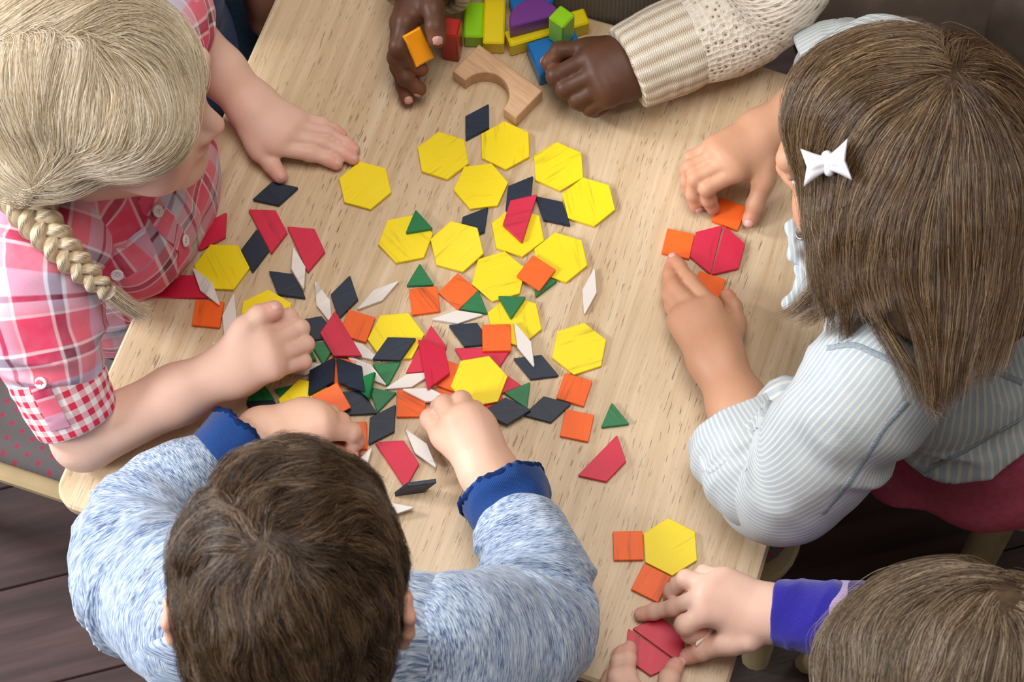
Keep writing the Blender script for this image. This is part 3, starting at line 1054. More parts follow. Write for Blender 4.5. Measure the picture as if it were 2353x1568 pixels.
class Person:
    def __init__(self, label, base, skin, nail):
        self.e = empty('person', V(base[0], base[1], 0)); tag(self.e, label, 'person', 'people round the table')
        self.F = Field(); self.skin = skin; self.nail = nail; self.nails = []; self.red = []; self.crs = []
        self.head = None

    def arm(self, pts, rs, k=0.012):
        self.F.group(k, 0.02).chain(pts, rs)

    def hand(self, cv, wrist, wr, fingers, thumb, palm=(0.012, 0.0098), flat=0.6, nails='itmrp', elbow=None):
        """wrist (X, Y, z mm); each finger [(X, Y, z mm, r mm) x 4] from knuckle to tip; order index, middle, ring, little"""
        pt = lambda q: P(*cv(q[0], q[1]), q[2] / 1e3)
        w = pt(wrist)
        FF = Field()
        mcps = []
        for f in fingers: mcps.append(pt(f[0]))
        across = unit(mcps[0] - mcps[-1]); ctr = sum(mcps) / len(mcps); along = unit(ctr - w)
        self.F.group(0.014, 0.012)
        for i, f in enumerate(fingers):
            t = (i / (len(fingers) - 1) - 0.5)
            w0 = w - across * t * wr * 0.80 + along * 0.004
            self.F.cone(w0, wr * 0.66, mcps[i], palm[1] + (f[0][3] - 7.5) * 0.0005)
        self.F.cone(w - across * wr * 0.27, wr * 0.76, w + across * wr * 0.27, wr * 0.76)
        if elbow is not None:
            eb, er = elbow[0], elbow[1]
            for sg in (-1, 1):
                mid = w * 0.62 + eb * 0.38 if len(elbow) < 3 else elbow[2]
                self.F.cone(w + sg * across * wr * 0.26, wr * 0.80, mid + sg * across * wr * 0.14, wr * 0.5 + er * 0.42)
                self.F.cone(mid + sg * across * wr * 0.14, wr * 0.5 + er * 0.42, eb, er)
        tp = [pt(q) for q in thumb]; trr = [q[3] / 1e3 for q in thumb]
        # ball of the thumb
        self.F.cone(w + along * 0.012 + across * wr * 0.35, wr * 0.62, tp[0] * 0.35 + tp[1] * 0.65, trr[1] * 1.12)
        for i, f in enumerate(fingers + [thumb]):
            q = [pt(x) for x in f]; r = [x[3] / 1e3 * (1.0 if j_ == 0 else 0.95) for j_, x in enumerate(f)]
            FF.group(0.003, 0.0006)
            for j in range(len(q) - 1):
                a, b = q[j], q[j + 1]
                FF.cone(a, r[j], b, r[j + 1])
                if j >= 1: FF.cone(a, r[j] * 1.035, a + 1e-5, r[j] * 1.035)         # joint
            d = unit(q[-1] - q[-2])
            FF.cone(q[-1] - d * r[-1] * 0.5, r[-1] * 1.07, q[-1], r[-1])
            v1 = q[-2] - q[-3]; out = v1 - d * (v1 @ d)
            up = EZ - d * (EZ @ d)
            dorsal = unit(out) if np.linalg.norm(out) > 0.35 * np.linalg.norm(v1) else unit(up)
            if 'imrpt'[i] in nails or (i == 4 and 't' in nails): self.nails.append((q[-1] + d * r[-1] * 0.15, d, dorsal, r[-1]))
            self.red.append((q[-1], 0.011, 0.9)); self.red.append((q[1], 0.008, 0.35))
            for j in ((1, 2) if i < 4 else (2,)):
                ax = unit(unit(q[j] - q[j - 1]) + unit(q[j + 1] - q[j])); self.crs.append((q[j], ax, r[j], EZ if i < 4 else dorsal))
            if i < 4: self.red.append((q[0] + EZ * 0.006, 0.008, 0.2))
        lo, hi = FF.bounds(); c = (lo + hi) / 2
        g = ([(2, FF, None, None, None, c, float(np.linalg.norm(hi - lo) / 2))], 0.0, 0.0034)
        self.F.groups.append(g)
        return w

    def face(self, c, R, s=1.0, neck_to=None):
        c = np.asarray(c, float) + V(0, 0, TZ)
        W = lambda *q: c + (np.array(q) / 1e3 * s) @ R
        F = self.F; self.head = (c, R, s)
        F.group(0.02, 0.02)
        F.ell(W(0, -8, 28), V(67, 90, 69) * s / 1e3, R)
        F.ell(W(0, 34, -26), V(54, 55, 66) * s / 1e3, R)
        F.group(0.016, 0.018)
        for sg in (-1, 1):
            F.ell(W(33 * sg, 55, -40), V(27, 28, 27) * s / 1e3, R)                # cheek
            F.cone(W(50 * sg, -2, -58), 0.016 * s, W(12 * sg, 66, -84), 0.016 * s)   # jaw
        F.ell(W(0, 74, -82), V(19, 16, 15) * s / 1e3, R)                            # chin
        F.group(0.012, 0.014); F.cone(W(-34, 80, 18), 0.012 * s, W(34, 80, 18), 0.012 * s)
        F.group(0.006, 0.010)
        F.cone(W(0, 86, 4), 0.007 * s, W(0, 98, -22), 0.0095 * s)
        for sg in (-1, 1): F.ell(W(8.5 * sg, 91, -27), V(7, 8, 6) * s / 1e3, R)
        F.group(0.004, 0.006)
        F.ell(W(0, 86, -49), V(17, 9, 4.5) * s / 1e3, R); F.ell(W(0, 84.5, -57), V(15, 9, 5.5) * s / 1e3, R)
        cutf = Field().group(0.002, 0.002)
        for sg in (-1, 1): cutf.ell(W(30 * sg, 97, -2), V(14, 9, 8) * s / 1e3, R)
        F.cut(cutf, 0.010)
        self.eyes = [(W(30 * sg, 72, -3), 0.0115 * s, R[1]) for sg in (-1, 1)]
        F.group(0.004, 0.004)
        for sg in (-1, 1): F.cone(W(19 * sg, 85, 5), 0.0042 * s, W(41 * sg, 79, 5), 0.0042 * s)
        for sg in (-1, 1):
            F.group(0.004, 0.004)
            pts = [W(sg * (70 + 8 * a), -10 + b, -10 + z) for a, b, z in ((0, 6, -26), (.6, -4, -22), (1.2, -14, -6), (1.4, -17, 10), (1.1, -10, 22), (.5, 4, 22), (0, 8, 12))]
            F.chain(pts, [0.0052 * s, 0.0048 * s, 0.0042 * s, 0.0040 * s, 0.0042 * s, 0.0042 * s, 0.004 * s])
            F.ell(W(sg * 72, -6, -8), V(5, 13, 22) * s / 1e3, R)
            self.red.append((W(sg * 80, -16, 0), 0.022, 0.6))
            self.red.append((W(sg * 40, 70, -35), 0.022, 0.45))
        self.red.append((W(0, 104, -24), 0.012, 0.5)); self.red.append((W(0, 93, -53), 0.012, 0.9))
        if neck_to is not None:
            F.group(0.01, 0.03).cone(W(0, -22, -40), 0.040 * s, np.asarray(neck_to), 0.043 * s)
        return W

    def torso(self, rsh, lsh, lean=0.03, half=None, seat=-0.20):
        """from shoulder to shoulder down to the hips"""
        s = unit((lsh - rsh) * V(1, 1, 0)); f = np.cross(s, EZ)
        mid = (rsh + lsh) / 2; hw = np.linalg.norm(lsh - rsh) / 2
        self.s, self.f, self.mid, self.hw = s, f, mid, hw
        hip = V(mid[0], mid[1], TZ + seat + 0.075) - f * lean
        self.hip = hip
        self.F.group(0.03, 0.03)
        self.F.cone(rsh + s * 0.02, 0.036, lsh - s * 0.02, 0.036)
        R = np.stack([s, f, EZ])
        for t, wv, dv in ((0.25, 0.92, 0.060), (0.6, 0.86, 0.062), (0.95, 0.92, 0.07)):
            c = mid * (1 - t) + hip * t
            self.F.ell(c, (hw * wv, dv, 0.10), R)

    def skin_mesh(self, h=0.0021):
        v, q = self.F.mesh(h)
        o = new_mesh('body', v, q, self.skin, self.e)
        fl = np.zeros(len(v))
        for c, r, a in self.red:
            d2 = ((v - c) ** 2).sum(1); m = d2 < (3 * r) ** 2
            fl[m] = np.maximum(fl[m], a * np.exp(-d2[m] / (r * r)))
        vec_attr(o, 'flush', fl)
        ce = np.zeros((len(v), 3))
        for c, ax, r, up in self.crs:
            q_ = v - c; d2 = (q_ ** 2).sum(1); m = d2 < (1.9 * r) ** 2
            u = q_[m] @ ax; w_ = np.exp(-(u / (0.27 * r)) ** 2) * np.clip((q_[m] @ up) / r, 0, 1)
            b = w_ > ce[m, 1]
            cm = ce[m]; cm[b, 0] = u[b]; cm[b, 1] = w_[b]; ce[m] = cm
        vec_attr(o, 'crease', ce)
        for c, d, up, r in self.nails:
            w_ = np.cross(d, up)
            vs = []; fs = []
            nu, nv = 8, 5
            for i in range(nv):
                el = math.pi / 2 * (1 - i / (nv - 1)); el = max(el, 0.0)
                for j in range(nu):
                    a = 2 * math.pi * j / nu
                    k = abs(math.cos(a)) ** 0.7 * np.sign(math.cos(a)); m = abs(math.sin(a)) ** 0.7 * np.sign(math.sin(a))
                    vs.append(c + up * r * (0.72 + 0.44 * math.sin(el)) + w_ * r * 0.70 * math.cos(el) * k + d * r * (0.80 * math.cos(el) * m - 0.12))
            for i in range(nv - 1):
                for j in range(nu):
                    fs.append((i * nu + j, (i + 1) * nu + j, (i + 1) * nu + (j + 1) % nu, i * nu + (j + 1) % nu))
            new_mesh('fingernail', vs, fs, self.nail, o)
        if self.head is not None:
            for c, r, f_ in self.eyes:
                vv, ff = sphere(c, r, 12, 8)
                ey = new_mesh('eye', vv, ff, EYE_M, o)
                vv, ff = sphere(c + f_ * r * 0.58, r * 0.5, 10, 6)
        self.body = o
        return o


def sphere(c, r, nu=16, nv=10):
    vs, fs = [], []
    for i in range(nv + 1):
        th = math.pi * i / nv
        for j in range(nu):
            a = 2 * math.pi * j / nu
            vs.append(c + r * V(math.sin(th) * math.cos(a), math.sin(th) * math.sin(a), math.cos(th)))
    for i in range(nv):
        for j in range(nu):
            fs.append((i * nu + j, (i + 1) * nu + j, (i + 1) * nu + (j + 1) % nu, i * nu + (j + 1) % nu))
    return vs, fs


_old_d = Field._d
def _d2(p, X):
    if p[0] == 2: return p[1].raw(X)
    if p[0] == 3: return -((X - p[1]) @ p[2])
    return _old_d(p, X)
Field._d = staticmethod(_d2)


def _bounds2(self):
    lo = np.full(3, 1e9); hi = -lo
    for prims, _, ko in self.groups:
        for p in prims:
            if p[0] == 0:
                for q, r in ((p[1], p[3]), (p[2], p[4])): lo = np.minimum(lo, q - r); hi = np.maximum(hi, q + r)
            elif p[0] == 2:
                l, h = p[1].bounds(); lo = np.minimum(lo, l + 0.012); hi = np.maximum(hi, h - 0.012)
            elif p[0] == 1: lo = np.minimum(lo, p[5] - p[6]); hi = np.maximum(hi, p[5] + p[6])
    return lo - 0.012, hi + 0.012
Field.bounds = _bounds2


def half(point, normal):
    """everything beyond a plane"""
    f = Field(); f.groups.append(([(3, np.asarray(point, float), unit(normal), None, None, np.asarray(point, float), 50.0)], 0.0, 0.0))
    return f


# ------------------------------------------------------------------ cloth
def chain_uv(X, pts, rs, ref=None):
    """length along a chain and angle round it for every point, smooth across bends"""
    Q = np.c_[np.array(pts), np.array(rs)]
    n = max(16, 3 * len(Q))
    L0 = np.concatenate([[0], np.cumsum(np.linalg.norm(np.diff(Q[:, :3], axis=0), axis=1))])
    s = np.linspace(0, L0[-1], n)
    D = np.stack([np.interp(s, L0, Q[:, i]) for i in range(4)], 1)
    T = np.gradient(D[:, :3], axis=0)
    for _ in range(3): T[1:-1] = (T[:-2] + 2 * T[1:-1] + T[2:]) / 4
    T /= np.linalg.norm(T, axis=1)[:, None]
    up = EZ if ref is None else ref
    S = np.empty(len(X)); TH_ = np.empty(len(X)); RR = np.empty(len(X))
    for k in range(0, len(X), 60000):
        x = X[k:k + 60000]
        d2 = (x ** 2).sum(1)[:, None] - 2 * x @ D[:, :3].T + (D[:, :3] ** 2).sum(1)[None]
        w = np.exp(-(d2 - d2.min(1, keepdims=True)) / (2 * 0.011 ** 2)); w /= w.sum(1, keepdims=True)
        c = w @ D[:, :3]; tt = w @ T; tt /= np.linalg.norm(tt, axis=1)[:, None]
        q = x - c
        S[k:k + 60000] = w @ s + (q * tt).sum(1)
        y = up - tt * (tt @ up)[:, None]; y /= np.linalg.norm(y, axis=1)[:, None] + 1e-9
        xx = np.cross(y, tt)
        TH_[k:k + 60000] = np.arctan2((q * xx).sum(1), (q * y).sum(1)); RR[k:k + 60000] = w @ D[:, 3]
    return S, TH_, RR


def folds(pts, rs, spots, fine=0.0008, seed=1, lam=0.013, ref=None):
    """cloth folds across a sleeve: spots are (length along, width, depth)"""
    def f(X):
        sh = X.shape[:-1]; Y = X.reshape(-1, 3)
        S, T, R_ = chain_uv(Y, pts, rs, ref)
        q = np.stack([S / lam + 0.55 * np.sin(T + 0.7 * seed), np.cos(T) * 0.9, np.sin(T) * 0.9], 1)
        n1 = noise3(q, seed); ridge = 1 - np.abs(n1) * 1.7
        amp = np.zeros(len(Y))
        for s0, w_, a in spots: amp += 1.5 * a * np.exp(-((S - s0) / w_) ** 2)
        out = amp * ridge + fine * noise3(Y * 55, seed + 9)
        return out.reshape(sh)
    return f


def crumple(amp, lam=(0.03, 0.03, 0.03), seed=3, R=None, fine=0.0):
    def f(X):
        q = X if R is None else X @ np.asarray(R).T
        n = noise3(q / np.array(lam), seed)
        return amp * (1 - np.abs(n) * 1.8) + fine * noise3(X * 90, seed + 5)
    return f


def sleeve(name, parent, mat, pts, rs, spots=(), open_end=True, shell=0.0028, h=0.0028, seed=1, k=0.012, fine=0.0008, lam=0.013, cutplane=True, extra=None, lip=0.03):
    """a sleeve along pts; the last point is the open end"""
    if len(pts) > 2:
        m = dens(np.c_[np.array(pts), np.array(rs)], 5 * len(pts))
        pts, rs = [q[:3] for q in m], [float(q[3]) for q in m]
    F = Field().group(k, 0.01).chain(pts, rs)
    if extra is not None: extra(F)
    d = unit(pts[-1] - pts[-2])
    F.disp = folds(pts, rs, spots, fine, seed, lam); F.dmax = 1.5 * max([a for _, _, a in spots] + [0.0]) + fine
    if open_end:
        F.cut(half(pts[-1], d), 0.001)
        inner = Field().group(0.004, 0).cone(pts[-1] - d * lip, rs[-1] * 0.6, pts[-1] + d * 0.01, rs[-1] - shell)
        F.cut(inner, 0.002)
    v, q = F.mesh(h)
    o = new_mesh(name, v, q, mat, parent)
    S, T, R_ = chain_uv(v, pts, rs)
    vec_attr(o, 'cloth', np.stack([S, T * np.mean(rs), R_], 1))
    o['_F'] = 0; del o['_F']
    return o, F


def torso_uv(o, p):
    n = len(o.data.vertices); v = np.zeros(n * 3, np.float32); o.data.vertices.foreach_get('co', v); v = v.reshape(-1, 3)
    q = v - p.mid
    a = np.arctan2(q @ p.s, q @ p.f)
    vec_attr(o, 'cloth', np.stack([v[:, 2], a * 0.085, np.zeros(n)], 1))


def hit(F, px, py, zmax=0.5):
    """first point of a body along the photograph's ray"""
    d = unit(CF + (px - 1176.5) / FPX * CR - (py - 784.0) / FPX * CU)
    t = (zmax + TZ - CC[2]) / d[2]
    for _ in range(90):
        x = CC + d * t
        s = float(F(x[None])[0])
        if abs(s) < 2e-4: return x
        t += max(min(s * 0.8, 0.05), -0.01)
        if t > 4: break
    return None


def button(parent, F, px, py, mat, r=0.0052, name='button', lift=0.001):
    x = hit(F, px, py)
    if x is None: return
    n = F.grad(x[None])[0]; a = unit(np.cross(n, V(0.3, 0.9, 0.1))); b = np.cross(n, a)
    vs, fs = [], []; prof = [(0, 0.9), (0.45, 0.9), (0.62, 1.1), (0.78, 1.7), (0.95, 1.5), (1.0, 0.9), (1.0, 0)]
    m = 20
    for rr_, z in prof:
        for j in range(m):
            t = 2 * math.pi * j / m
            vs.append(x + n * (lift + z * 1e-3 * r / 0.0052) + r * max(rr_, 1e-3) * (math.cos(t) * a + math.sin(t) * b))
    for i in range(len(prof) - 1):
        for j in range(m): fs.append((i * m + j, (i + 1) * m + j, (i + 1) * m + (j + 1) % m, i * m + (j + 1) % m))
    o = new_mesh(name, vs, fs, mat, parent)
    for u, w_ in ((1, 1), (1, -1), (-1, 1), (-1, -1)):
        vv, ff = sphere(x + n * (lift + 0.00085 * r / .0052) + (a * u + b * w_) * r * 0.2, r * 0.085, 8, 5)
        new_mesh('thread', vv, ff, M['dark_thread'], o)
    return o


M['dark_thread'] = plain('dark_thread', (0.12, 0.02, 0.04), 0.8)
M['button'] = plain('pearl_button', (0.78, 0.74, 0.74), 0.15, 0.6, 0.04, 200)


def strip(name, parent, F, px, width, mat, lift=0.0012, n=40, thick=0.0004):
    """a stitched band lying on a garment along a pixel polyline"""
    pts = dens(px, n)
    Q = [hit(F, *p) for p in pts]; Q = [q for q in Q if q is not None]
    if len(Q) < 3: return None
    Q = np.array(Q); G = F.grad(Q)
    vs, fs = [], []
    for i in range(len(Q)):
        t = unit(Q[min(i + 1, len(Q) - 1)] - Q[max(i - 1, 0)]); s = unit(np.cross(t, G[i]))
        for u, w_ in ((-1, 0), (-0.9, 1), (0, 1.1), (0.9, 1), (1, 0)):
            vs.append(Q[i] + s * u * width / 2 + G[i] * (lift - 0.001 + thick * w_))
    for i in range(len(Q) - 1):
        for j in range(4): fs.append((i * 5 + j, i * 5 + j + 1, (i + 1) * 5 + j + 1, (i + 1) * 5 + j))
    o = new_mesh(name, vs, fs, mat, parent)
    L = np.concatenate([[0], np.cumsum(np.linalg.norm(np.diff(Q, axis=0), axis=1))])
    vec_attr(o, 'cloth', np.array([(L[i], u * width / 2, 0) for i in range(len(Q)) for u in (-1, -.9, 0, .9, 1)]))
    return o


def dens(px, n):
    px = np.asarray(px, float)
    L = np.concatenate([[0], np.cumsum(np.linalg.norm(np.diff(px, axis=0), axis=1))])
    t = np.linspace(0, L[-1], n)
    # smooth through the points
    k = len(px)
    out = np.stack([np.interp(t, L, px[:, i]) for i in range(px.shape[1])], 1)
    w_ = max(1, n // (k * 3))
    if k > 2 and w_ > 0:
        pad = np.concatenate([np.repeat(out[:1], w_, 0), out, np.repeat(out[-1:], w_, 0)])
        ker = np.ones(2 * w_ + 1) / (2 * w_ + 1)
        out2 = np.stack([np.convolve(pad[:, i], ker, 'valid') for i in range(px.shape[1])], 1)
        out2[0], out2[-1] = out[0], out[-1]
        out = out2
    return out


# ------------------------------------------------------------------ hair
def curves_obj(name, paths, radii, tones, mat, parent):
    """paths (n, m, 3)"""
    n, m, _ = paths.shape
    hc = bpy.data.hair_curves.new(name)
    hc.add_curves([m] * n)
    hc.attributes['position'].data.foreach_set('vector', paths.astype(np.float32).ravel())
    at = hc.attributes.get('radius') or hc.attributes.new('radius', 'FLOAT', 'POINT')
    at.data.foreach_set('value', radii.astype(np.float32).ravel())
    tn = hc.attributes.new('tone', 'FLOAT', 'CURVE'); tn.data.foreach_set('value', tones.astype(np.float32).ravel())
    hc.materials.append(mat)
    o = bpy.data.objects.new(name, hc); COL.objects.link(o)
    attach(o, parent)
    return o


class Flow:
    """combing direction at a point, from strokes drawn over the photograph"""
    def __init__(self, strokes, power=3.0):
        A, D = [], []
        for s in strokes:
            s = dens(s, max(4, 6 * len(s)))
            A.append((s[1:] + s[:-1]) / 2); d = np.diff(s, axis=0); D.append(d / np.linalg.norm(d, axis=1)[:, None])
        self.A = np.concatenate(A); self.D = np.concatenate(D); self.p = power

    def __call__(self, X):
        x, y = proj(X)
        d2 = (x[:, None] - self.A[:, 0]) ** 2 + (y[:, None] - self.A[:, 1]) ** 2 + 60.0
        w = d2 ** (-self.p / 2); w /= w.sum(1, keepdims=True)
        dx, dy = w @ self.D[:, 0], w @ self.D[:, 1]
        return dx[:, None] * CR - dy[:, None] * CU


def comb(F, roots, dirfn, steps, step, lift, seed=0, jit=0.25, follow=0.8):
    """guides that crawl over a field; lift(t) is the height above it"""
    r = np.random.default_rng(seed)
    p = roots.copy(); out = [p.copy()]
    ph = r.uniform(-1, 1, (len(p), 3)); st = step if np.ndim(step) else np.full(len(p), step)
    for k in range(steps):
        t = (k + 1) / steps
        n = F.grad(p); d = dirfn(p)
        d = d + jit * (noise3(p * 38 + 3.1 * seed, seed)[:, None] * np.cross(n, d) + 0.25 * ph * np.linalg.norm(d, axis=1)[:, None])
        d = d - n * (d * n).sum(1)[:, None]
        d /= np.linalg.norm(d, axis=1)[:, None] + 1e-9
        p = p + d * st[:, None]
        e = F(p) - lift(t, ph)
        p = p - n * np.clip(e * follow, -0.004, 0.004)[:, None]
        out.append(p.copy())
    return np.stack(out, 1)


def tufts(guides, nc, spread, seed=0, gather=0.7, rad=0.00028, tip=0.25, rough=0.0006, short=0.8):
    """children round each guide, drawn together towards the tip"""
    r = np.random.default_rng(seed)
    g, m, _ = guides.shape
    t = np.linspace(0, 1, m)
    off = r.normal(0, spread, (g, nc, 3))
    shrink = (1 - gather * np.minimum(1, t * 1.4))[None, None, :, None]
    paths = guides[:, None] + off[:, :, None] * shrink
    wob = r.normal(0, rough, (g, nc, 1, 3)) * np.sin(t * math.pi * r.uniform(1, 2.2, (g, nc, 1)))[..., None]
    paths = paths + wob
    cut = r.uniform(short, 1.0, (g, nc, 1))
    # shorten some strands
    idx = t[None, None] * cut * (m - 1)
    i0 = np.clip(idx.astype(int), 0, m - 2); fr = (idx - i0)[..., None]
    paths = np.take_along_axis(paths, i0[..., None].repeat(3, -1), 2) * (1 - fr) + np.take_along_axis(paths, (i0 + 1)[..., None].repeat(3, -1), 2) * fr
    radii = rad * (1 - (1 - tip) * t ** 2)[None, None] * r.uniform(0.75, 1.2, (g, nc, 1))
    tones = np.clip(r.uniform(0, 1, (g, 1)) * 0.75 + r.uniform(0, 0.25, (g, nc)), 0, 1)
    return paths.reshape(-1, m, 3), radii.reshape(-1, m) * np.ones((1, m)), tones.ravel()


def surface_roots(v, mask, n, seed=0):
    r = np.random.default_rng(seed)
    idx = np.nonzero(mask)[0]
    return v[r.choice(idx, n, replace=len(idx) < n)]


def cap(c, R, s=1.0, grow=0.008, front=(0, 78, 52), fn=(0, 0.86, -0.5), low=(0, 0, -42), ln=(0, 0.25, -1), back=True):
    """the volume of the hair on a skull"""
    c = np.asarray(c, float) + V(0, 0, TZ)
    W = lambda *q: c + (np.array(q) / 1e3 * s) @ R
    F = Field().group(0.02, 0.02)
    F.ell(W(0, -10, 30), (V(67, 90, 69) / 1e3 + grow) * s, R)
    if back: F.ell(W(0, -40, -18), (V(58, 52, 52) / 1e3 + grow) * s, R)
    F.cut(half(W(*front), np.array(fn) @ R), 0.008); F.cut(half(W(*low), np.array(ln) @ R), 0.008)
    return F, W


def legs(p, mat, reach, shoe_mat=None, seat=-0.19):
    """thighs and shins under the table"""
    F = Field()
    for sg in (-1, 1):
        F.group(0.02, 0.02)
        hp = p.hip + p.s * sg * 0.05 + EZ * -0.01
        kn = p.hip + p.f * (reach + 0.06) + p.s * sg * 0.06 + EZ * -0.02
        ft = V(kn[0], kn[1], 0.05) - p.f * 0.03
        F.chain([hp, kn, ft], [0.058, 0.044, 0.032])
    v, q = F.mesh(0.006)
    o = new_mesh('trousers', v, q, mat, p.e); torso_uv(o, p)
    for sg in (-1, 1):
        ft = p.hip + p.f * (reach + 0.05) + p.s * sg * 0.06; ft = V(ft[0], ft[1], 0)
        S = Field().group(0.015, 0.01).cone(ft + EZ * 0.03 - p.f * 0.02, 0.029, ft + p.f * 0.075 + EZ * 0.022, 0.024)
        S.cut(half(ft, (0, 0, -1)), 0.002)
        v, q = S.mesh(0.005)
        new_mesh('shoe', v, q, M['shoe'], p.e)
    return o


M['jeans'] = plain('dark_blue_denim', (0.022, 0.045, 0.085), 0.8, 0.2, 0.25, 300)
M['shoe'] = plain('dark_shoe', (0.03, 0.03, 0.035), 0.6)

# ------------------------------------------------------------------ fabrics
def stripes1d(w, u, period, stops):
    f = w.math('FRACT', w.math('DIVIDE', w.math('ADD', u, 10.0), period))
    return w.ramp(f, stops, 'LINEAR')


def mat_plaid():
    w = N('pink_plaid_cloth', 0.85, 0.2)
    c = w.attr('cloth'); s = w.sep(c)
    red, blu, mar, wht, pnk = (0.72, 0.055, 0.13), (0.50, 0.52, 0.66), (0.16, 0.008, 0.035), (0.80, 0.72, 0.76), (0.74, 0.20, 0.25)
    st = [(0.0, red), (0.13, red), (0.14, wht), (0.16, wht), (0.17, mar), (0.255, mar), (0.265, wht), (0.285, wht), (0.295, pnk), (0.46, pnk), (0.475, blu), (0.64, blu), (0.655, mar), (0.69, mar), (0.70, blu), (0.80, (0.66, 0.40, 0.50)), (0.815, wht), (0.83, wht), (0.84, red), (1.0, red)]
    a = stripes1d(w, s[0], 0.082, st); b = stripes1d(w, s[1], 0.082, st)
    tw = w.math('SINE', w.math('MULTIPLY', w.math('ADD', s[0], s[1]), 9000.0))
    col = w.mix(w.math('ADD', 0.5, w.math('MULTIPLY', tw, 0.06)), a, b)
    col = w.mix(w.ramp(w.noise(w.coord(), 60, 3), [(0.4, 0.0), (0.8, 0.22)]), col, (0.62, 0.36, 0.45))
    w.color(col)
    w.bump(w.math('ADD', w.math('SINE', w.math('MULTIPLY', s[0], 6000.0)), w.math('SINE', w.math('MULTIPLY', s[1], 6000.0))), 0.08, 0.0004)
    w.b.inputs['Sheen Weight'].default_value = 0.15
    return w.m


def mat_gingham(name, a, b, period=0.0112):
    w = N(name, 0.85, 0.2)
    s = w.sep(w.attr('cloth'))
    fx = w.math('GREATER_THAN', w.math('FRACT', w.math('DIVIDE', w.math('ADD', s[0], 10), period)), 0.5)
    fy = w.math('GREATER_THAN', w.math('FRACT', w.math('DIVIDE', w.math('ADD', s[1], 10), period)), 0.5)
    w.color(w.mix(w.math('MULTIPLY', w.math('ADD', fx, fy), 0.5), a, b))
    return w.m


M['plaid'] = mat_plaid(); M['gingham'] = mat_gingham('red_gingham', (0.62, 0.03, 0.07), (0.80, 0.74, 0.74))
BLOND = [(0.42, 0.30, 0.17), (0.66, 0.53, 0.36), (0.80, 0.70, 0.55), (0.88, 0.83, 0.75)]
M['hair_blonde'] = mat_hair('blonde_hair', BLOND, 0.36, 0.5); M['hairb_blonde'] = mat_hairbase('blonde_hair_base', BLOND[:2])
M['dress_hem'] = M['plaid']


